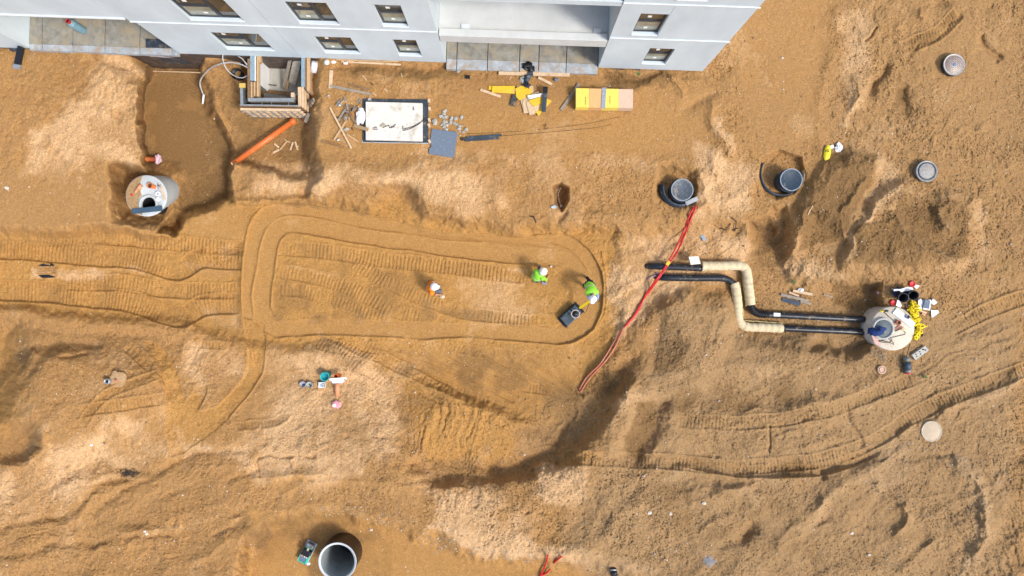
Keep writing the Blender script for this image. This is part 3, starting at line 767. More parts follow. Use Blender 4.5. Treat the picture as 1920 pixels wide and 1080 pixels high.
def catm(pts, k=6):
    P_ = [Vector(p) for p in pts]; P_ = [2*P_[0]-P_[1]]+P_+[2*P_[-1]-P_[-2]]; out = []
    for i in range(1, len(P_)-2):
        for j in range(k):
            t = j/k; a, b, c, d = P_[i-1:i+3]
            out.append(.5*((2*b)+(c-a)*t+(2*a-5*b+4*c-d)*t*t+(-a+3*b-3*c+d)*t**3))
    return out+[P_[-2]]
# ---- common materials
concrete_f = M('precast facade concrete', (.565, .645, .685), .75, var=.09, scale=1.0, bump=.12, bscale=40, spec=.3, stretch=(1,1,.5))
concrete_t = M('facade ledge concrete', (.62, .67, .69), .7, var=.08, scale=4, bump=.1)
concrete_b = M('balcony concrete', (.55, .57, .56), .8, var=.09, scale=1.4, bump=.15)
concrete_g = M('grey concrete', (.42, .43, .41), .85, var=.14, scale=5, bump=.3, dirt=.25, dirtcol=(.30,.22,.14))
concrete_p = M('pipe concrete', (.46, .49, .49), .75, var=.08, scale=4, bump=.15)
concrete_d = M('stained floor concrete', (.26, .25, .215), .9, var=.32, scale=4, bump=.4, dirt=.4, dirtcol=(.35,.285,.185), dscale=1.6)
concrete_w = M('fresh white concrete', (.62, .61, .56), .8, var=.08, scale=3, bump=.2, dirt=.18, dirtcol=(.42,.36,.26), dscale=2)
membrane = M('brown bitumen membrane', (.075, .055, .045), .65, var=.35, scale=3, bump=.3, dirt=.35, dirtcol=(.16,.12,.085), dscale=2.5)
bitumen = M('blue black bitumen coat', (.035, .048, .066), .5, var=.4, scale=6, bump=.4, dirt=.22, dirtcol=(.22,.17,.12))
dark_frame = M('anthracite window frame', (.035, .042, .055), .4, var=.05, bump=0)
white_sill = M('white sill', (.80, .81, .82), .5, var=.03, bump=0)
wood = M('raw pine', (.50, .335, .18), .8, var=.18, scale=9, bump=.3, stretch=(1,6,6), dirt=.12)
wood_p = M('pale new timber', (.60, .44, .28), .8, var=.14, scale=9, bump=.25, dirt=.08)
wood_g = M('weathered grey timber', (.27, .235, .19), .9, var=.25, scale=10, bump=.4, dirt=.25, dirtcol=(.36,.26,.16))
wood_d = M('dark formwork timber', (.20, .12, .06), .85, var=.3, scale=10, bump=.4, dirt=.25)
yellow_b = M('yellow formwork board', (.72, .46, .03), .5, var=.10, scale=6, bump=.1, dirt=.12, dirtcol=(.50,.36,.18), dscale=4)
orange_p = M('orange sewer pipe plastic', (.66, .155, .035), .4, var=.08, bump=.05, dirt=.12, dirtcol=(.5,.27,.13))
orange_f = M('sun faded orange pipe', (.66, .27, .13), .5, var=.08, bump=.05, dirt=.2)
black_p = M('black pipe casing', (.014, .018, .024), .3, var=.25, bump=.12, dirt=.2, dirtcol=(.26,.19,.12), dscale=5)
black_c = M('clean black plastic', (.012, .013, .016), .4, var=.15, bump=.05)
blue_blk = M('dusty blue black plastic', (.035, .055, .08), .5, var=.25, bump=.2, bscale=90, dirt=.12, dirtcol=(.25,.21,.16), dscale=7)
insul = M('mineral wool wrap', (.62, .51, .32), .95, var=.16, scale=12, bump=.8, bscale=26, dirt=.1, dirtcol=(.44,.33,.19))
red_c = M('red cable conduit', (.55, .015, .02), .4, var=.08, bump=0)
red_d = M('dusty red cable', (.50, .15, .09), .6, var=.15, bump=.1, dirt=.35, dirtcol=(.45,.27,.15), dscale=5)
metal_g = M('galvanised steel', (.42, .46, .48), .4, .7, var=.15, scale=8, bump=.1, dirt=.1)
metal_d = M('dark rusty steel', (.06, .045, .035), .6, .4, var=.3, scale=20, bump=.3)
blue_st = M('blue grey painted steel', (.24, .34, .40), .5, .1, var=.18, scale=6, bump=.1, dirt=.12)
white_f = M('white foam', (.80, .81, .80), .6, var=.04, bump=.1, dirt=.05)
white_m = M('white plastic film', (.76, .76, .80), .4, var=.10, scale=20, bump=.5)
grey_m = M('blue grey mat', (.135, .175, .235), .8, var=.1, scale=14, bump=.25, dirt=.06, dirtcol=(.4,.4,.38), dscale=14)
stone_m = M('pale stone', (.58, .52, .44), .85, var=.2, scale=12, bump=.4)
rubble_m = M('broken concrete', (.38, .375, .34), .9, var=.2, scale=9, bump=.6)
# ------------------------------------------------------------ apartment building
BA = R(1.93); BT = Vector((math.cos(BA), -math.sin(BA), 0)); BN = Vector((math.sin(BA), math.cos(BA), 0)); BD0 = 8.3765
def F(u, d, z): return BT*u+BN*(BD0+d)+Vector((0, 0, z))
bl = thing('apartment_building', 'light grey precast apartment building with dark framed windows and open loggias', 'building', F(-3, 0, 0), -BA)
def fbox(b, u0, u1, d0, d1, z0, z1):
    c = F((u0+u1)/2, (d0+d1)/2, (z0+z1)/2); return b.box(c, (u1-u0, d1-d0, z1-z0), Matrix((BT, BN, Vector((0,0,1)))).transposed())
def panel(u0, u1, z0, z1, holes=(), th=.24, d=0.0, mat=None, name='wall_panel'):
    """precast slab with real window openings"""
    us = sorted({u0, u1, *[h[0] for h in holes], *[h[1] for h in holes]}); zs = sorted({z0, z1, *[h[2] for h in holes], *[h[3] for h in holes]})
    def solid(i, j):
        if not (0 <= i < len(us)-1 and 0 <= j < len(zs)-1): return False
        cu, cz = (us[i]+us[i+1])/2, (zs[j]+zs[j+1])/2
        return not any(h[0] < cu < h[1] and h[2] < cz < h[3] for h in holes)
    b = B()
    for i in range(len(us)-1):
        for j in range(len(zs)-1):
            if not solid(i, j): continue
            a0, a1, c0, c1 = us[i], us[i+1], zs[j], zs[j+1]
            q = lambda *p: b.add([F(*x) for x in p], [(0,1,2,3)])
            q((a0,d,c0),(a1,d,c0),(a1,d,c1),(a0,d,c1)); q((a1,d+th,c0),(a0,d+th,c0),(a0,d+th,c1),(a1,d+th,c1))
            if not solid(i-1, j): q((a0,d+th,c0),(a0,d,c0),(a0,d,c1),(a0,d+th,c1))
            if not solid(i+1, j): q((a1,d,c0),(a1,d+th,c0),(a1,d+th,c1),(a1,d,c1))
            if not solid(i, j-1): q((a0,d+th,c0),(a1,d+th,c0),(a1,d,c0),(a0,d,c0))
            if not solid(i, j+1): q((a0,d,c1),(a1,d,c1),(a1,d+th,c1),(a0,d+th,c1))
    return b.build(name, mat or concrete_f, bl)
def glass(name, col):
    m, n, l, p = new_mat(name)
    tc = n.new('ShaderNodeTexCoord'); a = noise(n, l, 3, 3, .5, tc.outputs['Object'])
    l.new(mix_rgb(n, l, ramp(n, l, a, .3, .7), tuple(c*.75 for c in col), tuple(c*1.2 for c in col)), p.inputs['Base Color'])
    p.inputs['Roughness'].default_value = .06; p.inputs['Specular IOR Level'].default_value = .6
    return m
g_up = glass('window glass, dark room', (.075, .065, .045)); g_lo = glass('window glass over pale blind', (.30, .31, .24))  # dark panes carry the room's darkness as colour; lower panes are paler
def window(u0, u1, z0, z1, wide):
    fr = B(); d = .10; fd = .07; w_ = .065
    fbox(fr, u0, u0+w_, d, d+fd, z0, z1); fbox(fr, u1-w_, u1, d, d+fd, z0, z1)
    fbox(fr, u0+w_, u1-w_, d, d+fd, z0, z0+w_); fbox(fr, u0+w_, u1-w_, d, d+fd, z1-w_, z1)
    um = u0+(u1-u0)*.58 if wide else u1-w_; zt = z0+(z1-z0)*.52
    if wide: fbox(fr, um-.05, um+.05, d-.004, d+fd, z0+w_, z1-w_)
    fbox(fr, u0+w_, um-(.05 if wide else 0), d-.004, d+fd, zt-.05, zt+.05)
    f = fr.build('window', dark_frame, bl)
    b = B(); fbox(b, u0+w_, um, d+.03, d+.045, zt+.05, z1-w_); b.build('pane', g_up, f)
    b = B(); fbox(b, u0+w_, um, d+.03, d+.045, z0+w_, zt-.05); b.build('pane', g_lo, f)
    if wide: b = B(); fbox(b, um+.05, u1-w_, d+.03, d+.045, z0+w_, z1-w_); b.build('pane', g_up, f)
    b = B(); fbox(b, u0+.3, u0+.42, d+.015, d+.028, zt+.25, zt+.36); fbox(b, um-.45, um-.33, d+.015, d+.028, z0+.25, z0+.34)
    b.build('sticker', white_sill, f, split=True)
    b = B(); fbox(b, u0, u1, -.03, d-.002, z0-.04, z0-.004); b.build('sill', concrete_t, f)
SH = 2.75
cols = [(-10.70, -8.95, True), (-7.12, -5.82, True), (-4.42, -3.58, False)]
TOP = 4*SH+3.0
# ground floor
G0 = -.02
panel(-12.76, -8.22, G0, 3.03, [(-10.70, -8.95, .68, 2.30)])
panel(-8.20, -2.76, G0, 3.03, [(-7.12, -5.82, .65, 2.24), (-4.42, -3.58, .62, 2.20)])
panel(2.95, 6.88, G0, 3.03, [(4.46, 5.32, .62, 2.20)])
for u0, u1, wd in cols: window(u0, u1, .65 if u0 > -8 else .68, 2.24 if u0 > -8 else 2.30, wd) if u0 < -5 else window(u0, u1, .62, 2.20, wd)
window(4.46, 5.32, .62, 2.20, False)
for k in range(1, 4):
    z0 = 3.05+SH*(k-1); z1 = 3.03+SH*k
    zs, zh = .65+SH*k+.0, 2.3+SH*k+.03
    panel(-12.9, -8.22, z0, z1, [(-10.75, -8.98, zs, zh)])
    panel(-8.20, -2.76, z0, z1, [(-7.2, -5.88, zs, zh), (-4.48, -3.64, zs, zh)])
    right = (3.6, 4.45) if k == 1 else (4.4, 5.3)
    panel(2.95, right[1]+.02, z0, z1, [(right[0], right[1], zs, zh)]) if k == 1 else panel(2.95, 6.88, z0, z1, [(right[0], right[1], zs, zh)])
    if k == 1: panel(right[1]+.03, 6.88, z0, z1)
    window(-10.75, -8.98, zs, zh, True); window(-7.2, -5.88, zs, zh, True); window(-4.48, -3.64, zs, zh, False); window(right[0], right[1], zs, zh, False)
    panel(-18.6, -12.92, z0+(.3 if k == 1 else 0), z1, mat=concrete_f)
    panel(-30, -18.62, z0, z1)
    b = B()                                       # string course: thin ledge at each floor joint
    fbox(b, -12.9, -2.76, -.035, -.002, z0-.02, z0+.03); fbox(b, 2.95, 6.93, -.035, -.002, z0-.02, z0+.03)
    b.build('ledge', concrete_t, bl, split=True)
b = B(); fbox(b, -18.6, -12.92, -.05, -.002, 3.29, 3.36); b.build('ledge', concrete_t, bl, split=True)
panel(-30, -18.34, G0, 3.03)
# side walls of the recesses, right gable, loggia backs
def sidewall(u, d0, d1, z0, z1, face=1, th=.22):
    b = B(); fbox(b, u-(th if face > 0 else 0), u+(0 if face > 0 else th), d0, d1, z0, z1); return b.build('side_wall', concrete_f, bl)
sidewall(-18.34, .242, 2.2, G0, 3.03); sidewall(-12.76, .242, 2.2, G0, 3.03, -1)
for k in range(4):
    z0 = (G0 if k == 0 else 3.05+SH*(k-1)); z1 = 3.03+SH*k
    sidewall(-2.76, .242, 2.2, z0, z1); sidewall(2.95, .242, 2.2, z0, z1, -1)
b = B(); fbox(b, 6.66, 6.88, .242, 12, G0, TOP); b.build('gable_wall', concrete_f, bl)
b = B(); fbox(b, -18.3, -12.8, 2.2, 2.4, G0, 3.2); b.build('back_wall', concrete_b, bl)
b = B(); fbox(b, -2.74, 2.93, 2.2, 2.4, G0, TOP); b.build('back_wall', concrete_b, bl)
fr = B()
for a, c in ((.95, 1.03), (1.9, 1.98)): fbox(fr, -18.338, -18.30, a, c, .9, 2.3)
fbox(fr, -18.338, -18.30, 1.03, 1.9, .9, .98); fbox(fr, -18.338, -18.30, 1.03, 1.9, 2.22, 2.3); f = fr.build('window', dark_frame, bl)
b = B(); fbox(b, -18.338, -18.325, 1.03, 1.9, .98, 2.22); b.build('pane', g_up, f)
b = B(); fbox(b, 6.885, 6.95, .3, 1.2, 1.9, 2.95); b.build('bracket', white_sill, bl)
# ground floors of the recesses: cast strips with joints and a blue-grey upstand along the front
rd = random.Random(4)
def floor_strips(cuts, d0, d1, z, front):
    b = B(); bf = B()
    for i, (a, c) in enumerate(zip(cuts[:-1], cuts[1:])):
        o = rd.uniform(-.02, .0); fbox(b, a+.014, c-.014, d0+.0, d1, z-.2, z+o)
        fbox(bf, a+.014, c-.014, front, d0-.004, z-.25, z+o-.03)
    b.build('floor_slab', concrete_d, bl, split=True); bf.build('slab_edge', M('slab edge grey blue', (.36,.40,.43), .8, var=.25, scale=4, bump=.3, dirt=.45, dirtcol=(.36,.28,.20)), bl, split=True)
floor_strips([-18.33, -17.85, -16.7, -15.5, -14.2, -13.0, -12.78], .14, 2.19, .13, -.10)
floor_strips([-2.75, -2.35, -1.2, 0.0, 0.62+.1, 1.75, 2.94], .12, 2.19, .06, -.26)
b = B(); fbox(b, -18.33, -2.7, -.0, 4, -3.0, -.16); b.build('foundation', membrane, bl)
b = B(); fbox(b, -2.69, 6.87, .004, 4, -1.2, -.20); b.build('foundation', membrane, bl)
b = B(); fbox(b, -30, -18.35, .0, 4, -3, -.04); b.build('foundation', membrane, bl)
b = B(); fbox(b, -13.9, -12.9, -.012, -.001, -1.25, -.55); b.build('membrane_sheet', bitumen, bl)
b = B(); b.add([F(-14.1,-.02,-.42),F(-13.2,-.03,-.5),F(-13.6,-.03,-.34),F(-14.05,-.02,-.34)], [(0,1,2,3)]); b.build('membrane_strip', M('torn pale strip',(.5,.46,.45),.6), bl, solid=.006)
# upper loggias: floor, front beam with its dark joints
for k in range(3):
    zf = 2.62+SH*k
    b = B(); fbox(b, -2.755, 2.945, .26, 2.19, zf-.22, zf); b.build('loggia_floor', concrete_b, bl)
    zb0, zb1 = (2.15, 2.72) if k == 0 else (5.55+SH*(k-1), 5.85+SH*(k-1))
    b = B(); fbox(b, -2.735, 2.925, .0, .25, zb0, zb1); o = b.build('loggia_beam', concrete_b if k == 0 else concrete_f, bl, bevel=.01)
b = B(); fbox(b, -2.0, -1.72, .262, .45, 2.62, 2.66); fbox(b, 2.45, 2.7, .262, .45, 2.62, 2.66); b.build('drain_block', concrete_t, bl, split=True)
b = B(); fbox(b, -30, 6.88, 0.0, 12, TOP+.0, TOP+.25); b.build('roof', concrete_g, bl)
b = B(); fbox(b, -30, 6.6, 11.8, 12, -.1, TOP); b.build('rear_wall', concrete_f, bl)

# things standing at the building
v = P(156, 57, .13); c_ = v
t = thing('gas_cylinder', 'blue grey gas cylinder with red collar standing in the left ground recess', 'gas cylinder', v)
b = B(); b.lathe([(0,0),(.13,0),(.14,.03),(.14,.66),(.12,.74),(.05,.80),(0,.8)], v, 24); b.build('bottle', M('cylinder paint',(.16,.30,.36),.45,var=.08), t)
b = B(); b.lathe([(.122,.70),(.13,.71),(.075,.78),(.07,.78)], v, 24); b.build('shoulder_band', white_sill, t)
b = B(); b.lathe([(.07,.78),(.075,.78),(.075,.92),(.07,.92)], v, 20, closed=True); b.build('valve_collar', M('red paint',(.45,.03,.03),.45), t)
b = B(); b.tube([v+Vector((0,0,.78)), v+Vector((0,0,.90))], .02, 8); b.build('valve', metal_d, t)
b = B(); b.prism([P(273,72,.16)[:2], P(300,73,.16)[:2], P(325,90,.16)[:2], P(273,89,.16)[:2]], .135, .150)
tag(b.build('bitumen_sheet', bitumen), 'black bitumen sheet lying on the floor of the left ground recess', 'sheet')
# dark duct leaning on the wall at far left
a0 = G(35, 122, .06); a1 = P(40, 88, .25)
t = thing('cable_duct', 'black flat duct with a pale end leaning against the far left wall', 'duct', a0)
b = B(); b.beam(a0, a1, .22, .10); b.build('duct', black_c, t)
b = B(); b.beam(a0+Vector((-.02,-.16,-.02)), a0+Vector((-.003,-.005,0)), .27, .12); b.build('end_cap', metal_g, t)
a = G(26, 93, .03); b = B(); b.blob(a, .14, 9, 6, .4, 3, (1,.7,.5)); tag(b.build('rag', bitumen), 'crumpled black rag beside the duct at far left', 'rag')
# timber batten lying along the foot of the foundation
b = B(); b.beam(G(288, 134, .03), G(376, 137, .05), .03, .05); tag(b.build('batten', wood_p), 'thin pale batten along the foot of the brown foundation wall', 'batten')

# ------------------------------------------------------------ formwork of the basement light well
zt, zb = -.05, -1.55
t = thing('wall_formwork', 'timber and steel formwork box for a concrete light well against the facade', 'formwork', P(510, 160, zb))
def pw(b, x0, y0, x1, y1, th, z0=zb, z1=zt): b.wall(P(x0, y0, zt), P(x1, y1, zt), th, z0, z1); return b
b = pw(B(), 450, 197.5, 563, 199.5, .07); o = b.build('outer_panel', wood_d, t)
b = B()
for z in (-.12, -.42, -.75, -1.08, -1.42):
    a, c = P(450, 198.6, zt), P(563, 200.6, zt); q = Vector((0, -.11, 0)); a.z = c.z = z; b.beam(a+q, c+q, .09, .10)
b.build('wale', wood_p, o, split=True)
b = B()
for i in range(9):
    x = 456+i*12.6; a = P(x, 199, zt)+Vector((0, -.175, 0)); b.box((a.x, a.y, -.8), (.035, .03, 1.4)); b.box((a.x, a.y-.03, -.12-.33*(i % 3)), (.09, .05, .05))
b.build('strongback', metal_g, o, split=True)
b = pw(B(), 450, 197, 563, 198.6, .05, zt+.002, zt+.03); b.build('cap', metal_g, o)
b = pw(B(), 562.5, 163, 563.5, 199, .07); o = b.build('outer_panel', wood_p, t)
b = B()
for z in (-.1, -.4, -.72, -1.05, -1.4):
    a, c = P(562.5, 163, zt), P(563.5, 201, zt); q = Vector((.09, 0, 0)); a.z = c.z = z; b.beam(a+q, c+q, .08, .10)
b.build('wale', wood_p, o, split=True)
b = B(); b.add([P(559,163,.0), P(575,176,-.6), P(577,214,-1.1), P(560,200,.0)], [(0,1,2,3)]); b.build('brace_board', wood_p, o, solid=.03)
b = pw(B(), 452.5, 163, 453.5, 197, .10); b.build('outer_panel', metal_g, t)
b = B(); b.box(P(453, 162, -.04)+Vector((.03,.03,0)), (.22,.16,.07)); b.build('foam_plug', M('yellow foam',(.55,.38,.10),.9,bump=.6,bscale=20), t)
b = pw(B(), 465, 187, 550, 187.5, .10); o = b.build('inner_panel', wood_g, t)
b = pw(B(), 465, 187, 552, 187.5, .13, zt+.002, zt+.02); b.build('cap', metal_g, o)
b = pw(B(), 549.5, 176, 549.5, 186, .12); o = b.build('inner_panel', wood_g, t)
b = B(); b.box(P(549, 178, -.0), (.12,.16,.07)); b.build('cap', wood_p, o)
b = pw(B(), 466.5, 110, 466.5, 186, .10); b.build('inner_panel', wood_d, t)
b = pw(B(), 473, 103, 473, 151, .16, zb, zt+.01); b.build('steel_panel', blue_st, t)
b = pw(B(), 478.5, 103, 478.5, 152, .035, zb, zt+.012); b.build('edge_rail', white_sill, t)
for x, y0, y1, w_ in ((483.5, 104, 181, .07), (472, 154, 183, .06), (477.5, 154, 180, .06), (487, 104, 118, .08)):
    b = pw(B(), x, y0, x, y1, w_, -.22, zt+.03); b.build('timber_rail', wood, t)
b = pw(B(), 568.5, 104, 568.5, 163, .14, zb, zt+.01); b.build('steel_panel', blue_st, t)
b = pw(B(), 577.5, 106, 577.5, 170, .12, zb, zt-.04); b.build('outer_panel', wood, t)
b = pw(B(), 573, 106, 573, 166, .03, zb, zt+.02); b.build('edge_rail', wood_d, t)
for x in (491, 509, 541):
    b = B(); b.tube([P(x, 189, -.2), P(x, 199, -.2)], .015, 6); b.build('tie_rod', metal_g, t)
b = B(); b.prism([P(484,60,-1.45)[:2], P(570,60,-1.45)[:2], P(571,187,-1.45)[:2], P(482,187,-1.45)[:2]], -1.6, -1.45)
tag(b.build('concrete_floor', M('light well slab', (.40,.39,.35), .85, var=.15, scale=2.5, bump=.2, dirt=.25, dirtcol=(.27,.21,.15), dscale=1.2)), 'grey concrete slab at the bottom of the light well formwork', 'slab')
b = B(); b.beam(P(492, 118, -1.40), P(515, 119.5, -1.40), .03, .03); tag(b.build('steel_rod', metal_d), 'short rusty rod on the light well slab, nearest the facade', 'rod')
b = B(); b.beam(P(492, 158, -1.40), P(518, 160, -1.40), .03, .03); tag(b.build('steel_rod', metal_d), 'short rusty rod in the middle of the light well slab', 'rod')
b = B(); b.beam(P(490, 170, -1.36), P(544, 176, -1.36), .14, .03); tag(b.build('plank', wood_d), 'dark wet plank lying across the light well slab', 'plank')
b = B(); b.beam(P(545, 107, -.35), P(532, 166, -1.25), .12, .05); tag(b.build('plank', wood_g), 'narrow grey plank leaning inside the light well formwork', 'plank')
b = B(); b.beam(P(559, 107, -.35), P(548, 157, -1.15), .32, .05); tag(b.build('plank', M('mottled board', (.42,.38,.30), .85, var=.3, scale=16, bump=.4)), 'wide mottled board leaning inside the light well formwork', 'plank')
b = B(); b.beam(P(537, 168, -1.34), P(541, 152, -1.2), .09, .06); tag(b.build('timber_block', wood), 'short yellowish timber at the foot of the leaning planks', 'timber block')
for i, (x0, y0, x1, y1, lb) in enumerate(((574,189,590,195,'pale board end sticking out right of the formwork'), (581,214,576,232,'grey timber standing off the lower right corner of the formwork'), (583,200,592,190,'short strut bracing the formwork against the right bank'))):
    b = B(); b.beam(G(x0, y0, .12), G(x1, y1, .25), .12, .05); tag(b.build('timber_strut', wood_g), lb, 'timber')
# white bin bag and pipe between formwork and facade
b = B(); b.tube([G(590, 136, .1), P(590, 116, -.1)], [.14, .11], 12); tag(b.build('white_tube', white_m), 'white plastic tube end standing right of the formwork', 'tube')
v = G(450, 143, .0); t = thing('bucket', 'black plastic tub under the grey hose left of the formwork', 'bucket', v)
b = B(); b.lathe([(0,.02),(.17,.02),(.20,.3),(.215,.3),(.185,0),(0,0)], v, 24); b.build('shell', black_c, t)
b = B(); b.torus(v+Vector((0,0,.30)), .21, .012); b.build('rim', black_c, t)
hs = M('grey hose', (.42,.42,.42), .5, var=.1, bump=.05)
b = B(); b.tube(catm([P(465,127,-.1), P(450,120,-.15), P(432,117,-.25), P(412,120,-.35), P(392,130,-.8), P(378,146,-1.3), P(375,158,-1.5), P(379,172,-1.7), P(382,178,-1.72)], 6), .028, 8)
o = b.build('hose', hs); tag(o, 'grey hose arching from the formwork down into the trench', 'hose')
b = B(); b.tube([P(382,177,-1.72), P(380,195,-1.8)], [.05,.035], 8); b.build('nozzle', white_f, o)
b = B(); b.tube(catm([P(446,105,-.1), P(455,111,-.1), P(463,122,-.1), P(462,118,-.12)], 6), .022, 8); tag(b.build('hose', hs), 'short grey hose curving at the facade above the black tub', 'hose')
b = B(); b.tube(catm([P(418,96,.1), P(418,112,-.05), P(424,128,-.25), P(436,140,-.45), P(452,146,-.35), P(464,142,-.2)], 6)+[], .022, 8)
tag(b.build('hose', hs), 'looped grey hose crossing over the black tub', 'hose')
# ------------------------------------------------------------ objects on the ground north of the loop
def board(x0, y0, x1, y1, w_, mat, label, cat='plank', name='plank', th=.04, dz=.03, dz2=None, group=None):
    b = B(); a = G(x0, y0, dz); c = G(x1, y1, dz if dz2 is None else dz2); b.beam(a, c, w_, th)
    return tag(b.build(name, mat), label, cat, group)
# concrete chamber with a white lid slab
t = thing('concrete_chamber', 'low concrete chamber with a white top and blue black coated sides', 'chamber', G(741, 226, 0))
z0 = hgt(741, 226)-.2
def rect(x0, y0, x1, y1, z, sk=0): return [P(x0, y0, z)[:2], P(x1, y0+sk, z)[:2], P(x1, y1+sk, z)[:2], P(x0, y1, z)[:2]]
b = B(); b.prism(rect(680, 184.5, 803, 266, .14, 1.5), z0, .14); b.build('coated_base', bitumen, t, bevel=.02)
b = B(); b.prism(rect(685.5, 190.5, 792, 262, .27, 2.5), .144, .27); b.build('slab', concrete_w, t, bevel=.015)
b = B(); b.prism(rect(678.5, 262.5, 803, 267.5, .10, 2), z0, .10); b.build('footing', concrete_g, t)
for i, (pp, lb) in enumerate((([(718,239),(729,235),(731,240)], 'small bent rebar left on the white chamber slab'), ([(731,240),(740,237.5)], 'tiny rod beside the sand heap on the white chamber slab'), ([(733,236),(735,238.5),(742,233)], 'small hooked rebar in the middle of the white chamber slab'), ([(755,236),(756,245),(770,241),(785,233),(798,221)], 'long curved rebar with a foot at the right of the white chamber slab'), ([(757,242),(775,237),(796,225)], 'second curved rebar beside the long one on the white slab'), ([(775,200),(775,206),(777,205)], 'tiny bent rod near the upper right corner of the white slab'), ([(700,240),(706,238),(708,243),(699,242)], 'small u shaped rebar near the left edge of the white slab'))):
    b = B(); b.tube([P(x, y, .29) for x, y in pp], .013, 6); tag(b.build('rebar', metal_d), lb, 'rebar')
b = B(); b.blob(P(718.5, 235, .275), .10, 12, 6, .3, 5, (1.1,.9,.35)); tag(b.build('sand_heap', M('grey sand', (.40,.36,.28), .95, var=.3, scale=25, bump=.6)), 'small heap of grey sand on the white chamber slab', 'sand heap')
b = B(); b.box(P(693, 186, .16), (.12, .09, .04)); tag(b.build('block', rubble_m), 'small grey block on the upper left edge of the chamber', 'block')
board(664, 236, 695, 247.5, .12, wood, 'pine board propped from the ground onto the white chamber slab', dz=.05, dz2=.36)
for i, (x, y) in enumerate(((805,190),(806,205),(805.5,226),(805,236),(806,266))):
    b = B(); b.box(G(x, y, .06), (.09, .13, .12), RZ(7*i)); tag(b.build('timber_block', wood_p), 'small timber block against the right side of the white topped chamber', 'timber block', 'timber blocks along the right side of the chamber')
# mat with a notch
z = hgt(830, 268)+.05
pts = [(810,241.5),(858,248),(851,296),(804.5,288.5),(805,279),(809.5,274.5),(806,268)]
b = B(); b.prism([P(x, y, z)[:2] for x, y in pts], z-.04, z+.03); tag(b.build('insulation_board', grey_m, bevel=.006), 'square blue grey insulation board with a notch in its left edge', 'board')
# rubble beside the chamber
rd = random.Random(8)
for i in range(46):
    cx, cy = rd.choice([(838,228),(850,232),(862,236),(866,243),(856,242),(832,214),(845,226),(838,238)])
    x = cx+rd.gauss(0, 6); y = cy+rd.gauss(0, 5); r = rd.uniform(.03, .085)
    b = B(); b.blob(G(x, y, r*.4), r, 8, 5, .3, i, (1, rd.uniform(.7,1), .7)); tag(b.build('rubble_piece', rubble_m), 'lump of broken grey concrete in the heap right of the chamber', 'rubble', 'broken concrete right of the chamber')
b = B(); b.blob(G(815.5, 229, .05), .13, 9, 6, .25, 77, (.8,1,.6)); tag(b.build('rubble_piece', rubble_m), 'single large lump of concrete touching the right side of the chamber', 'rubble')
# dark profiles
t = thing('profile_bundle', 'bundle of dark blue grey metal profiles lying right of the insulation board', 'metal profiles', G(905, 259))
for x0, y0, x1, y1, w_ in ((875,258.5,941,254,.07),(868,261,930,257.5,.06),(874,263.5,936,259.5,.07),(872,264.5,915,262,.05)):
    b = B(); b.beam(G(x0,y0,.05), G(x1,y1,.06), w_, .05); b.build('profile', bitumen if w_ < .065 else blue_blk, t)
b = B(); b.torus(G(867, 261, .05), .05, .02); b.build('end_cap', metal_d, t)
for pp, lb in (([(875,251),(960,247),(1080,235),(1163,219)], 'upper of two thin dark wires running across the sand'), ([(940,255),(1040,247),(1120,239),(1146,233)], 'lower of two thin dark wires running across the sand')):
    b = B(); b.tube(catm([G(x,y,.012) for x,y in pp], 5), .006, 5); tag(b.build('wire', metal_d), lb, 'wire')
b = B(); b.tube([G(x,y,.02) for x,y in ((1018,236),(1024,233),(1020,243),(1029,240))], .011, 5); tag(b.build('wire', metal_d), 'short zigzag wire lying across the two long wires', 'wire')
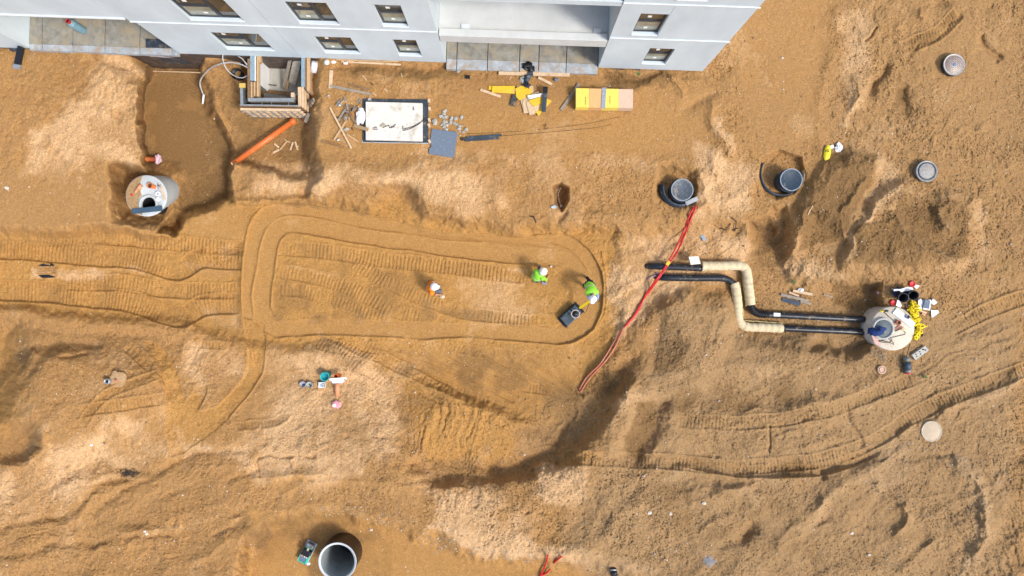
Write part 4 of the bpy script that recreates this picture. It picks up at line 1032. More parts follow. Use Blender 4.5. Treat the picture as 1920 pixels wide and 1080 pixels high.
# timber scatter left of the chamber
for a in ((620,166,622,133,.13,wood_p,'upright pale board north of the rusty channels, left of the chamber',.05),
          (620,162,695,177,.10,wood_g,'long grey metal edged board left of the chamber, touching the pale board',.05),
          (655,159,691,168,.07,wood_d,'dark short board above the long grey board',.04),
          (620,203,660,279,.06,wood_p,'long thin pale batten slanting over the timber scatter left of the chamber',.10),
          (627,263,650,227,.07,wood,'pine board crossing under the long thin batten',.05),
          (648,200,669,234,.08,wood_d,'dark channel standing left of the white bag',.08),
          (650,198,655,210,.05,wood_d,'short dark stick at the top of the crossed channels',.06),
          (634,227,650,204,.07,wood_g,'grey board leaning toward the dark channel',.06),
          (637,230,652,210,.05,wood_d,'second dark board beside the grey leaning one',.04),
          (651,252,672,266,.05,wood,'thin worn board below the timber scatter',.03),
          (601,265,648,278,.03,wood_d,'thin dark lath at the lower left of the timber scatter',.02),
          (603,262,640,272,.02,wood_d,'thinner dark lath above the other lath',.02),
          (680,142,688,151,.035,wood_p,'small pale offcut in the sand below the facade',.02),
          (752,138,754,144,.03,wood_p,'tiny pale offcut under the second window of the facade',.02),
          (721,167,726,171,.04,wood_p,'tiny pale offcut above the chamber',.02),
          (700,175,706,180,.03,wood_p,'pale splinter just above the chamber corner',.02),
          (901,169,939,182,.09,wood_p,'short pale board left of the yellow formwork boards',.04),
          (1009,146,1035,159,.10,wood_p,'short pale plank with a dark band near the black strap',.05),
          (935,138.5,1068,142,.13,wood_p,'long pale beam along the middle loggia',.09),
          (975,134.5,1034,136,.09,wood,'shorter beam lying behind the long pale beam',.07),
          (1052,207,1086,158,.12,wood_g,'weathered grey plank left of the wrapped stack',.05),
          (899,124,904,128,.10,wood_p,'small pale block in front of the middle loggia',.04),
          (955,150,959,144,.03,wood_p,'tiny offcut left of the black strap',.02),
          (630,112.5,748,116,.05,wood,'long thin batten along the foot of the facade',.03),
          (640,116,752,122,.07,wood_p,'pale board along the foot of the facade, outermost',.04),
          (669,112,735,113.5,.04,wood_d,'dark orange lath pushed against the facade',.05),
          (512,287,524,281,.07,wood_p,'pale offcut nearest the orange pipe',.03), (515,270,524,277,.06,wood_p,'pale offcut between the orange pipe and the stake',.03),
          (526,281,540,264,.06,wood,'pine offcut in the middle of the small scatter',.05), (545,282,550,267,.06,wood_p,'upright pale offcut in the small scatter',.04),
          (559,282,554,266,.06,wood_p,'rightmost offcut of the small scatter',.04), (534,262,545,268,.05,wood,'uppermost offcut of the small scatter',.03),
          (1544,552,1560,557,.05,wood_g,'little grey offcut right of the pipe trench timbers',.03)):
    board(*a[:4], a[4], a[5], a[6], dz=a[7], th=.035)
rd = random.Random(15)
for i in range(34):
    x = rd.gauss(660, 14); y = rd.gauss(205, 15); a = rd.uniform(0, math.pi); L = rd.uniform(4, 12)
    b = B(); p0 = G(x, y, rd.uniform(.03,.12)); p1 = G(x+L*math.cos(a), y+L*math.sin(a), rd.uniform(.03,.14)); b.beam(p0, p1, rd.uniform(.02,.05), .02)
    tag(b.build('scrap_stick', rd.choice([wood_g, metal_d, wood, metal_g, wood_d])), 'stick in the tangle of scrap left of the chamber', 'stick', 'tangled scrap sticks left of the chamber')
for x, y, r_, lb in ((638,197,.06,'small galvanised clamp left of the scrap tangle'),(616,180,.05,'small metal bracket below the pale board'),(651,221,.07,'white pot lid below the crossed channels'),(650,243,.08,'grey lump under the crossing boards'),(635,262,.05,'small pale chunk at the foot of the batten')):
    b = B(); b.blob(G(x, y, r_*.5), r_, 8, 5, .35, int(x), (1.3,.8,.6)); tag(b.build('scrap_piece', metal_g if r_ < .065 else rubble_m), lb, 'scrap')
# white bag
b = B(); b.blob(G(678, 219, .10), .30, 16, 9, .22, 12, (.62,1,.4)); o = tag(b.build('plastic_bag', white_m), 'crumpled white plastic bag against the left side of the chamber', 'bag')
b = B(); b.blob(G(672, 228, .08), .14, 10, 6, .3, 13, (.5,1.2,.5)); b.build('loose_end', white_m, o)
b = B(); b.lathe([(0,.02),(.10,.02),(.11,.10),(.02,.16),(0,.16)], G(613.5,118,0), 18); tag(b.build('paint_pot', concrete_w), 'round pale pot at the foot of the facade right of the formwork', 'pot')
for x, y, s_, lb in ((626,117,.06,'white scrap next to the pale pot by the facade'),(649,119,.06,'crumpled white paper by the thin battens'),(731,121,.04,'white chip beside the facade battens')):
    b = B(); b.blob(G(x,y,.03), s_, 8, 5, .4, int(x), (1.4,.8,.5)); tag(b.build('paper_scrap', white_f), lb, 'paper')
b = B(); b.box(G(877, 145, .03), (.17,.13,.05), RZ(-4)); tag(b.build('rubber_block', black_c), 'small black rubber block lying alone in front of the facade', 'block')
b = B(); b.blob(G(860,134,.0), .12, 10, 6, .25, 9, (.8,1.1,.3)); tag(b.build('cement_lump', rubble_m), 'flat grey cement lump in front of the middle loggia', 'lump')

# yellow boards
def slab_px(pts, z, th, mat, label, name='formwork_board', cat='formwork board', group=None):
    b = B(); b.prism([P(x, y, z)[:2] for x, y in pts], z-th, z); return tag(b.build(name, mat), label, cat, group)
zg = hgt(985, 180)
yb_ = [
 ([(916.5,160.5),(965,162),(965,174),(916,168)], .05, yellow_b, 'lowest yellow board at the left end of the board heap'),
 ([(923,161),(965.5,161),(965,175.5),(922,173)], .10, yellow_b, 'yellow board on top at the left end of the board heap'),
 ([(969,160),(1000,161),(1000,175),(970,174)], .04, wood_p, 'raw pale board at the bottom of the board heap'),
 ([(966,166),(976,161),(990,161),(996,166),(996,178),(974,188),(968,182)], .10, yellow_b, 'bent yellow board in the middle of the board heap'),
 ([(975,183),(1010,171),(1012,177),(981,211),(982,212)], .06, wood_p, 'raw pale board fanned out at the left of the heap'),
 ([(980,188),(1010,178),(1000,212),(982,212)], .09, wood_p, 'second raw board fanned out in the heap'),
 ([(986.5,191),(1013,181),(1014,199),(1002,214),(993,215.5)], .13, wood_p, 'third raw board fanned out in the heap'),
 ([(991,189),(1015,181),(1016,194),(1001,200)], .17, yellow_b, 'yellow board on top of the fanned boards'),
 ([(1016,180),(1034.5,189),(1021,205),(1008,198)], .08, yellow_b, 'yellow board turned on its corner at the right of the heap'),
 ([(1003,208),(1013,199),(1017,207),(1010.5,218)], .10, yellow_b, 'yellow board end pointing down at the bottom of the heap'),
 ([(989,179),(1015,175),(1017,177.5),(990,183)], .21, white_f, 'white strip on top of the fanned boards, upper'),
 ([(991,184),(1013,178.5),(1014,180.5),(993,186)], .20, white_f, 'white strip on top of the fanned boards, lower'),
]
for pts, dz, mt, lb in yb_: slab_px(pts, zg+dz, .025, mt, lb)
z = zg+.27; o = slab_px([(1018,162),(1027.5,162.5),(1023.5,210),(1015.5,208.5)], z, .05, blue_blk, 'dusty blue black plank lying across the yellow boards', 'plank', 'plank')
b = B(); b.prism([P(x, y, z+.02)[:2] for x, y in ((1018.3,162),(1027.3,162.5),(1026.3,174.5),(1017.8,174))], z+.002, z+.02); b.build('end_wrap', black_c, o)
slab_px([(961,177),(971,177.5),(967,200),(955.5,197)], zg+.09, .03, M('rusty black tray', (.05,.055,.06), .6, var=.3, dirt=.3), 'black tray with sand in it left of the yellow boards', 'tray', 'tray')
# black strap / foil in front of loggia
def ribbon(pts, w_, mat, name, label, cat, seed=0, th=.006, tw=.5):
    rd = random.Random(seed); c = catm(pts, 5); b = B(); vs = []
    for i, p in enumerate(c):
        t_ = (c[min(i+1, len(c)-1)]-c[max(i-1, 0)]).normalized(); s_ = t_.cross(Vector((0,0,1))).normalized()
        q = (s_+Vector((0,0,rd.uniform(-tw, tw)))).normalized()*w_*rd.uniform(.7,1.2)/2
        vs += [p-q, p+Vector((0,0,rd.uniform(.0,.03))), p+q]
    b.add(vs, [(3*i+k, 3*i+k+1, 3*i+k+4, 3*i+k+3) for i in range(len(c)-1) for k in (0,1)], True)
    return tag(b.build(name, mat, solid=th), label, cat)
ribbon([G(983,132,.10), G(990,124,.16), G(997,132,.12), G(1003,134,.08)], .26, black_c, 'plastic_foil', 'crumpled black foil at the edge of the middle loggia', 'foil', 3)
ribbon([G(988,134,.10), G(1003,133,.08), G(1024,133,.08)], .12, black_c, 'strap', 'straight black strap lying along the long pale beam', 'strap', 4)
ribbon([G(991,138,.14), G(996,141,.14), G(990,146,.12), G(986,155,.10), G(988,163,.22), G(993,166,.24)], .20, blue_blk, 'strap', 'twisted black strap curling down to the yellow boards', 'strap', 5)
b = B(); b.blob(G(980,150,.03), .11, 10, 5, .3, 6, (1,1.2,.4)); tag(b.build('grey_rag', rubble_m), 'grey rag beside the twisted black strap', 'rag')
b = B(); b.blob(G(1043,149.5,.05), .09, 9, 6, .4, 2, (1,.8,.6)); tag(b.build('glove', grey_m), 'grey glove right of the short pale plank', 'glove')
b = B(); b.box(G(977,145.5,.02), (.09,.03,.02), RZ(-8)); tag(b.build('peg', yellow_b), 'tiny yellow peg beside the twisted strap', 'peg')
rd = random.Random(3)
for i in range(30):
    x = rd.uniform(1046,1076); y = rd.uniform(129,134.5)+.08*(x-1046); r = rd.uniform(.02,.045)
    b = B(); b.blob(G(x, y, .02), r, 6, 4, .3, i); tag(b.build('gravel_piece', metal_g if i % 3 else bitumen), 'grey gravel chip at the edge of the middle loggia', 'gravel', 'grey gravel chips at the loggia edge')
# wrapped stack of formwork boards
zs = hgt(1133, 184)-.02; t = thing('board_stack', 'strapped stack of yellow and raw formwork boards', 'board stack', P(1133, 184, zs))
H0, H1 = zs, .42
def quad(x0, x1, z, z_0): 
    y0 = lambda x: 165.3+(x-1080)*.018; y1 = lambda x: 201+(x-1080)*.018
    return [P(x0, y0(x0), z)[:2], P(x1, y0(x1), z)[:2], P(x1, y1(x1), z)[:2], P(x0, y1(x0), z)[:2]]
yb2 = M('light yellow board face', (.78,.60,.11), .55, var=.10, scale=5, bump=.15, stretch=(8,1,1), dirt=.03)
ob2 = M('orange pine board face', (.66,.38,.16), .7, var=.12, scale=5, bump=.15, stretch=(8,1,1)); pb2 = M('pinkish pine board face', (.58,.42,.31), .75, var=.12, scale=5, bump=.15, stretch=(8,1,1))
for x0, x1, mt, dz in ((1080,1104.5,yb2,0),(1104.8,1129,ob2,-.004),(1129.3,1160,yb2,.003),(1160.3,1187,pb2,-.006)):
    b = B(); b.prism(quad(x0, x1, H1, 0), H0+.08, H1+dz); b.build('board_pack', mt, t)
for x0, x1 in ((1082,1087),(1130,1135),(1180,1185)):
    b = B(); b.prism(quad(x0, x1, H1, 0), H0, H0+.078); b.build('bearer', wood_d, t)
b = B(); b.prism([P(x, y, H1+.015)[:2] for x, y in ((1129,164.2),(1137,164.4),(1134.5,203.6),(1127,203.4))], H1+.006, H1+.018); b.build('wrap', M('torn foil wrap', (.30,.34,.40), .35, .2, var=.6, scale=30, bump=.8, bscale=30), t)
for cx, cy in ((1098,189),(1143.5,187)):
    b = B()
    for k in range(6): b.box(P(cx, cy-6+k*2.4, H1+.006), (.035, .028, .004), RZ(0))
    b.build('stamp_mark', wood_d, t)
# orange pipe across the trench
a, c = P(437, 307, -.72), P(553, 225, -.95)
t = thing('sewer_pipe', 'long orange plastic sewer pipe reaching over the trench below the formwork', 'pipe', a)
d_ = (c-a).normalized()
b = B(); b.tube([a, c-d_*.18], .105, 24); b.build('barrel', orange_p, t)
b = B(); b.tube([c-d_*.18, c-d_*.15, c], [.105,.13,.13], 24); b.build('socket', orange_p, t)
b = B(); b.tube([a-d_*.002, a-d_*.05], .09, 20); b.build('spigot', M('pipe end',(.72,.42,.22),.5), t)

# ------------------------------------------------------------ shafts and manholes
def ring(prof, c, n=48, closed=True): b = B(); b.lathe(prof, c, n, closed); return b
# left concrete shaft
zt = -.10; ct = P(274, 367, zt); cb = P(308, 358, -1.6); rt = .76
t = thing('concrete_shaft', 'tall pale concrete shaft in the pit with an off centre hole in its lid', 'shaft', cb)
b = B(); vs = []; n = 48
for c, r in ((cb, .60), (cb+(ct-cb)*.5, .69), (ct-Vector((0,0,.12)), .745)):
    vs += [c+Vector((r*math.cos(2*math.pi*k/n), r*math.sin(2*math.pi*k/n), 0)) for k in range(n)]
b.add(vs, [(i*n+k, i*n+(k+1)%n, (i+1)*n+(k+1)%n, (i+1)*n+k) for i in (0,1) for k in range(n)], True); b.build('cone', concrete_p, t)
hc = P(278, 383, zt); off = hc-ct
b = B(); vs = []
for r, z, c in ((rt, -.12, ct), (rt+.015, -.11, ct), (rt+.015, -.01, ct), (rt, 0, ct), (.275, 0, hc), (.27, -.01, hc), (.27, -.10, hc)):
    vs += [Vector((c.x+r*math.cos(2*math.pi*k/n), c.y+r*math.sin(2*math.pi*k/n), zt+z)) for k in range(n)]
b.add(vs, [(i*n+k, i*n+(k+1)%n, (i+1)*n+(k+1)%n, (i+1)*n+k) for i in range(6) for k in range(n)], True); b.build('lid', concrete_p, t)
b = ring([(.28,0),(.36,0),(.36,.025),(.28,.025)], Vector((hc.x,hc.y,zt+.002))); b.build('hole_rim', concrete_p, t)
b = B(); b.disc((hc.x, hc.y, zt-.9), .28); b.lathe([(.271,-.9),(.271,-.10)], (hc.x,hc.y,zt), 32); b.build('dark_inside', M('shaft darkness', (.008,.008,.009), .9, bump=0), t)  # darkness of the hole painted black on its wall and floor
b = B()
angs = [100+i*(260-100)/14 for i in range(15)]; pl = [ct+Vector((rt*.985*math.cos(R(q)), rt*.985*math.sin(R(q)), 0)) for q in angs]
rd = random.Random(2); inn = [P(266,398,zt),P(262,389,zt),P(259,381,zt),P(261,372,zt),P(266,366,zt),P(263,358,zt),P(267,350,zt),P(263,342,zt),P(266,333,zt)]
b.prism([p[:2] for p in pl]+[p[:2] for p in inn], zt+.003, zt+.02); tag(b.build('spilt_sand', M('sand on lid', (.33,.21,.10), .95, var=.25, scale=14, bump=.6)), 'sand and leaves spilt over the left part of the shaft lid', 'sand', kind='stuff')
b = B(); b.beam(P(248,396.5,zt+.06), P(304,390.5,zt+.06), .19, .05); tag(b.build('dark_board', M('slate blue board', (.045,.085,.13), .5, var=.1)), 'dark blue board lying over the shaft lid hole', 'board')
v = P(284.5, 349, zt); t = thing('pipe_socket', 'short orange pipe socket standing on the left shaft lid', 'pipe socket', v)
b = ring([(.085,0),(.10,0),(.10,.16),(.085,.16)], v, 24); b.build('collar', orange_p, t)
b = B(); b.lathe([(.001,.02),(.08,.02),(.08,.12)], v, 20); b.build('inside', M('brown inside', (.10,.07,.04), .9), t)
b = B(); b.tube([v+Vector((.05,-.02,.06)), v+Vector((.16,-.05,.06))], .07, 14); b.build('branch', orange_p, t)
a, c = P(265, 347, zt+.07), P(253, 361, zt+.06)
t = thing('pipe_reducer', 'faded orange pipe reducer lying on the sandy part of the shaft lid', 'pipe piece', a)
b = B(); b.tube([a, a+(c-a)*.6], [.075,.065], 16); b.build('wide_end', orange_f, t); b = B(); b.tube([a+(c-a)*.6, c], [.045,.045], 14); b.build('narrow_end', orange_f, t)
b = B(); b.lathe([(0,0),(.045,0),(.045,.04),(0,.05)], P(248,365.5,zt), 16); tag(b.build('plastic_plug', M('bright red plastic', (.75,.02,.02), .4)), 'small red plug on the sand of the shaft lid', 'plug')
for x, y, lb in ((297,363.5,'shiny grey tape roll on the left shaft lid'),): 
    t = ring([(.04,0),(.09,0),(.09,.07),(.04,.07)], P(x,y,zt), 24).build('tape_roll', white_m); tag(t, lb, 'tape roll')
b = B(); b.box(P(296.5,373.5,zt+.04), (.13,.12,.07), RZ(40)); tag(b.build('white_block', white_f), 'small white block beside the tape roll on the shaft lid', 'block')
board_ = B(); board_.beam(P(302,349,zt+.04), P(309,375,zt+.04), .06, .03); tag(board_.build('batten', wood_p), 'thin wooden batten on the right of the left shaft lid', 'batten')
for k, (x0,y0,x1,y1) in enumerate(((295,345,301,352),(294,350,301,346),(296,343,297,355))):
    b = B(); b.tube([P(x0,y0,zt+.02+.01*k), P(x1,y1,zt+.03+.01*k)], .008, 5); tag(b.build('wire_piece', metal_d), 'bit of dark wire near the top of the left shaft lid', 'wire', 'wire bits on the left shaft lid')
a, c = G(270, 299, .12), G(296, 300, .16)
t = thing('wrapped_pipe', 'orange pipe stub with a pink wrapped end sticking out of the trench slope', 'pipe', a)
b = B(); b.tube([a-Vector((.3,0,0)), c], .10, 18); b.build('barrel', orange_p, t)
b = B(); b.blob(c+Vector((.10,0,.02)), .17, 14, 8, .25, 5, (.7,1.1,.8)); b.build('wrap', M('pinkish film', (.66,.48,.58), .4, var=.25, scale=20, bump=.6), t)

# right concrete manhole
zt = .15; ct = P(1674, 616, zt); zb = -.75
t = thing('concrete_manhole', 'wide pale concrete manhole where the black pipes end', 'manhole', P(1674,616,zt)+Vector((0,0,zb-zt)))
r_ = .82
b = B(); b.lathe([(r_,zb-zt-.3),(r_,-.02),(r_-.02,0),(0,0)], ct, 64); b.build('ring_wall', M('tan concrete', (.56,.50,.40), .85, var=.10, scale=3, bump=.2, dirt=.15, dirtcol=(.42,.28,.17), dscale=2), t)
rc = P(1654, 616, zt)
b = ring([(.335,-.3),(.405,-.3),(.405,.10),(.335,.10)], rc); b.build('neck_ring', concrete_g, t)
b = B(); b.lathe([(0,.06),(.325,.06),(.33,.04),(.33,-.2)], rc, 40); b.build('cover', M('grey ribbed cover', (.13,.16,.17), .6, var=.15, scale=8, bump=1, bscale=12, dirt=.1), t)
b = B()
for k in range(-7, 8): h_ = math.sqrt(max(0,.31**2-(k*.04)**2)); b.box(rc+Vector((0, k*.04, .064)), (2*h_, .012, .006))
b.build('cover_rib', M('grey ribbed cover', (.13,.16,.17)), t)
ribbon([P(1627,620,zt+.02), P(1634,621,zt+.12), P(1643,624,zt+.19), P(1652,621,zt+.18), P(1655,613,zt+.2)], .30, M('royal blue cloth', (.007,.028,.13), .8, var=.3, scale=12, bump=.6), 'blue_cloth', 'dark blue cloth thrown over the cover of the right manhole', 'cloth', 9, .02, .25)
b = B(); b.prism([P(x,y,zt+.05)[:2] for x,y in ((1682,577),(1717,606),(1710,615),(1674,587))], zt+.01, zt+.05); tag(b.build('white_board', white_f), 'white foam board lying on the right manhole lid', 'board')
v = P(1701, 594, zt+.052); t2 = thing('tin', 'small tin with a shiny inside standing on the white foam board', 'tin', v)
b = ring([(.07,0),(.08,0),(.08,.06),(.07,.06)], v, 24); b.build('tin_wall', metal_g, t2); b = B(); b.lathe([(0,.01),(.07,.01)], v, 20); b.build('tin_bottom', blue_blk, t2)
t2 = ring([(.065,0),(.10,0),(.10,.10),(.065,.10)], P(1682.5,604.5,zt), 28).build('clay_ring', M('terracotta ring',(.36,.13,.07),.6)); tag(t2, 'small round terracotta ring on the right manhole lid', 'ring')
for pp, r2, mt, lb, nm in (
 ([(1655,583),(1675,601)], .012, metal_d, 'thin dark bar running from the yellow clamp toward the terracotta ring', 'steel_bar'),
 ([(1648,640),(1668,634),(1697,627),(1698,623),(1694,621)], .010, metal_d, 'long hooked rod on the lower part of the right manhole lid', 'hooked_rod'),
 ([(1648,638),(1666,641),(1676,646),(1675,642),(1664,634),(1668,632),(1673,637),(1668,643),(1650,641)], .010, metal_d, 'bent wire loop on the lower part of the right manhole lid', 'wire_loop')):
    b = B(); b.tube([P(x,y,zt+.02) for x,y in pp], r2, 6); tag(b.build(nm, mt), lb, 'rod')
b = B(); b.tube([P(x,y,zt+.03) for x,y in ((1650,582),(1655,584),(1658,582)) ], .03, 8); tag(b.build('yellow_clamp', M('yellow plastic', (.75,.6,.02), .5)), 'small yellow clamp at the upper edge of the right manhole lid', 'clamp')
b = B(); b.tube([P(1657,583,zt+.03), P(1665,583,zt+.03)], .035, 8); tag(b.build('black_handle', black_c), 'short black handle right of the yellow clamp', 'black_handle')  # a short black handle lying on the lid
for k, (x0,y0,x1,y1,mt) in enumerate(((1677,618,1688,610,red_d),(1681,619,1694,613,red_d),(1678,621,1690,616,metal_d),(1693,620,1696,616,yellow_b),(1675,610,1680,606,red_d))):
    b = B(); b.beam(P(x0,y0,zt+.03+.01*k), P(x1,y1,zt+.035+.01*k), .04, .02); tag(b.build('hand_tool', mt), ('small dark hand tool among the red ones on the manhole lid' if mt is metal_d else 'small yellow hand tool beside the red ones on the manhole lid' if mt is yellow_b else 'small reddish hand tool near the terracotta ring on the manhole lid'), 'tool', 'hand tools on the right manhole lid' if mt is red_d else None)
b = B(); b.prism([P(x,y,zt)[:2] for x,y in ((1634,629),(1644,632),(1652,645),(1650,650),(1640,644))], zt+.002, zt+.006); tag(b.build('pink_stain_sheet', M('pinkish sheet', (.58,.36,.30), .8)), 'thin pinkish sheet on the lower left of the right manhole lid', 'sheet')

# round covers
def cover(px_, py_, zt, r, label, mats, body_h, style):
    c = P(px_, py_, zt); t = thing('manhole_cover', label, 'manhole cover', c-Vector((0,0,body_h)))
    b = B(); b.lathe([(r-.03,-body_h-.2),(r-.03,-.06),(r,-.055),(r,-.004),(r-.012,0)], c, 56); b.build('collar', mats[0], t)
    b = B(); b.lathe([(r-.014,0),(r-.05,.004),(r-.055,-.008),(r-.075,-.008),(r-.08,.002),(0,.002)], c, 56); b.build('lid', mats[1], t)
    b = B()
    if style == 'dashes':
        for q in range(5):
            rr = r-.10-q*.062; nn = int(2*math.pi*rr/.062)
            for k in range(nn):
                a = 2*math.pi*(k+.5*(q%2))/nn; b.box(c+Vector((rr*math.cos(a), rr*math.sin(a), .004)), (.022,.042,.006), Matrix.Rotation(a, 3, 'Z'))
        o = b.build('rust_pattern', mats[2], t); o['kind'] = 'stuff'
    elif style == 'grid':
        for i in range(-6, 7):
            h_ = math.sqrt(max(.0001, (r-.09)**2-(i*.05)**2)); b.box(c+Vector((i*.05, 0, .004)), (.012, 2*h_, .006)); b.box(c+Vector((0, i*.05, .0045)), (2*h_, .012, .006))
        o = b.build('grid_pattern', mats[2], t); o['kind'] = 'stuff'
    elif style == 'wave':
        for i in range(-8, 9):
            h_ = math.sqrt(max(.0001, (r-.07)**2-(i*.043)**2)); b.box(c+Vector((i*.043, 0, .004)), (.018, 2*h_, .006))
        o = b.build('rib_pattern', mats[2], t); o['kind'] = 'stuff'
    return t
pale_metal = M('dusty cast metal', (.42,.39,.35), .6, .3, var=.2, scale=12, bump=.4, dirt=.2)
rustm = M('rust', (.20,.075,.03), .8, var=.3, scale=20, bump=.3)
t = cover(1789.5, 121, .28, .415, 'pale round cover with rings of rust dashes at the upper right', (bitumen, pale_metal, rustm), .35, 'dashes')
b = B(); b.lathe([(0,.012),(.06,.012),(.07,.006)], P(1789.5,121,.28), 7); b.build('badge', M('blue badge', (.12,.20,.32), .6), t)
t = cover(1738, 321, .30, .40, 'grey round cover with a thick rim above the right sand heap', (M('grey collar', (.22,.25,.28), .6, var=.2, bump=.3, dirt=.15), M('grey lid', (.25,.27,.28), .55, .2, var=.2, scale=8, bump=.4, dirt=.4, dirtcol=(.45,.38,.29)), pale_metal), .3, 'grid')
b = ring([(.29,.0),(.33,.0),(.33,.012),(.29,.012)], P(1738,321,.30)); b.build('inner_ring', bitumen, t)
def shaft(px_, py_, zt, bpx, bpy_, label, wide):
    c = P(px_, py_, zt); zb = hgt(px_-20, py_+4); t = thing('plastic_shaft', label, 'shaft', Vector((c.x, c.y, zb)))
    hgt_ = zt-zb+.25
    b = B(); b.lathe([(.40,-hgt_),(.40,-.10),(.415,-.09),(.415,-.02),(.405,0)], c, 48); b.build('riser', blue_blk, t)
    b = B(); b.lathe([(.392,-.002),(.38,.012),(.37,.0),(0,.0)], c, 48); b.build('lid', M('lid '+label[:12], (.028,.055,.085) if wide else (.10,.125,.15), .5, var=.25, scale=12, bump=.5, dirt=.08 if wide else .32, dirtcol=(.45,.36,.26), dscale=3), t)
    b = ring([(.385,.0),(.415,.0),(.415,.015),(.385,.015)], c); b.build('rim', M('dusty rim', (.28,.33,.38), .6, var=.3, scale=20), t)
    b = B()
    for i in range(-7, 8):
        h_ = math.sqrt(max(.0001, .34**2-(i*.045)**2)); b.box(c+Vector((i*.045, 0, .003)), (.010, 2*h_, .006))
    o = b.build('rib_pattern', blue_blk, t); o['kind'] = 'stuff'
    c2 = P(px_, py_, zt)-Vector((0,0,.20)); b = ring([(.41,0),(.44,0),(.44,.04),(.41,.04)], c2); b.build('lower_rim', blue_blk, t)
    return t
t1 = shaft(1279, 356, .18, 0, 0, 'black shaft with a dusty ribbed lid and a black band curled round its foot', False)
t2 = shaft(1483.5, 337, .38, 0, 0, 'dark blue black shaft with a clean lid inside a buried ring', True)
def arc(px_, py_, z, r, a0, a1, th, h_, mat, name, parent, zt2=None):
    b = B(); n = 40; vs = []; c = P(px_, py_, z)
    for i in range(n+1):
        a = R(a0+(a1-a0)*i/n); e = Vector((math.cos(a), math.sin(a), 0)); dz = 0 if zt2 is None else (zt2-z)*(i/n)
        for rr, hh in ((r-th, 0), (r-th, -h_), (r, -h_), (r, 0)): vs.append(c+e*rr+Vector((0,0,hh+dz)))
    b.add(vs, [(i*4+k, (i+1)*4+k, (i+1)*4+(k+1)%4, i*4+(k+1)%4) for i in range(n) for k in range(4)]+[(0,1,2,3), (4*n+3,4*n+2,4*n+1,4*n)], True)
    return b.build(name, mat, parent, recalc=True)
arc(1274, 353, -.02, .72, 168, 322, .17, .5, black_p, 'outer_band', t1)
arc(1276, 352, .04, .66, 172, 318, .05, .3, blue_blk, 'inner_band', t1)
b = B(); b.beam(P(1286,382,.03), P(1308,372,.05), .16, .05); b.build('band_flap', M('grey shiny film', (.36,.37,.38), .3, var=.2), t1)
arc(1468, 325, .02, .83, 150, 300, .035, .45, blue_blk, 'buried_ring', t2)
arc(1468, 325, .0, .83, -40, 10, .03, .3, M('dusty ring', (.42,.34,.25), .8), 'buried_ring', t2)
# flush disc
c = G(1745, 808, 0); t = thing('manhole_cover', 'flat sand covered round cover flush with the ground at the lower right', 'manhole cover', c)
b = B(); b.lathe([(.385,-.1),(.385,.055),(.37,.06),(0,.058)], c, 48); b.build('lid', M('sandy disc', (.50,.40,.28), .9, var=.08, scale=6, bump=.15), t)
b = ring([(.36,.055),(.385,.055),(.385,.07),(.36,.07)], c); b.build('rim', M('sandy disc rim', (.52,.46,.36), .9), t)
# small inspection pipe with concrete apron at left
c = G(222, 711, .02); b = B(); b.blob(c, .30, 20, 8, .16, 3, (1,1,.12)); tag(b.build('concrete_lump', M('pinkish apron', (.42,.27,.14), .9, var=.2, scale=8, bump=.4, dirt=.4, dirtcol=(.36,.22,.09))), 'round pale concrete lump beside the small black pipe mouth at left', 'concrete lump')
v = G(206, 714, .0); t = thing('inspection_pipe', 'small upright pipe with a black mouth on the left sand heap', 'pipe', v)
b = ring([(.075,-.1),(.095,-.1),(.095,.22),(.075,.22)], v, 24); b.build('pipe_wall', metal_g, t)
b = B(); b.disc(v+Vector((0,0,.12)), .078, 20); b.build('dark_inside', black_c, t)
b = B(); b.blob(G(220,713.5,.10), .05, 8, 5, .3, 5); tag(b.build('brick_chip', red_d), 'reddish chip on the pale concrete lump at left', 'chip')
# half buried drain at left with slots of sand
c = G(90, 505, 0); t = thing('drain_channel', 'half buried black drain crossed by strips of sand at the far left', 'drain', c)
for k, (ya, yb2_) in enumerate(((492,499),(515,521))):
    b = B(); z = c.z+.02; b.add([P(72,(ya+yb2_)/2+ (2 if k==0 else -2),z), P(90,ya,z), P(100,ya+3,z), P(103,yb2_-1,z), P(94,yb2_,z), P(80,yb2_,z)], [(0,1,2,3,4,5)]); b.build('opening', black_c, t, solid=.05)
for k in range(4):
    y = 500.5+k*4; b = B(); b.beam(P(70,y,c.z+.02), P(106-k,y+.6,c.z+.02), .055, .03); b.build('bar', ground.data.materials[0], t)

# ------------------------------------------------------------ hole with cables, small things along the bank
for k, (x, lb) in enumerate(((1043,'thin brown cable hanging in the small hole, left one'),(1048,'thin brown cable hanging in the small hole, right one'))):
    b = B(); b.tube(catm([P(x+4,352,-.25), P(x-1,362,-.3), P(x,375,-.2), P(x+2+2*k,388,.08)], 5), .014, 7); tag(b.build('cable', M('brown cable',(.33,.23,.14),.8)), lb, 'cable')
for x, y, lb in ((1038,388,'pale blue rag at the left end of the small hole'),(1052,387,'pale blue rag at the right end of the small hole')):
    b = B(); b.blob(G(x,y,.06), .09, 9, 6, .4, int(x), (1.2,.7,.6)); tag(b.build('rag', M('light blue rag',(.45,.55,.62),.7,var=.2,bump=.4)), lb, 'rag')
b = B(); b.tube([G(995,406,.04), G(1001,406,.05), G(1005,418,.05)], .022, 6); b2 = tag(b.build('pickaxe', metal_d), 'small dark pick lying on the bank above the loop', 'pick')
for pp, lb in (([(1348,429),(1353,428),(1359,433),(1369,420)], 'forked rusty rod lying above the pipes, left'), ([(1371,408),(1380,415),(1377,434),(1372,432),(1383,428)], 'forked rusty rod lying above the pipes, right')):
    b = B(); b.tube([G(x,y,.05) for x,y in pp], .018, 6); tag(b.build('rusty_rod', metal_d), lb, 'rod')
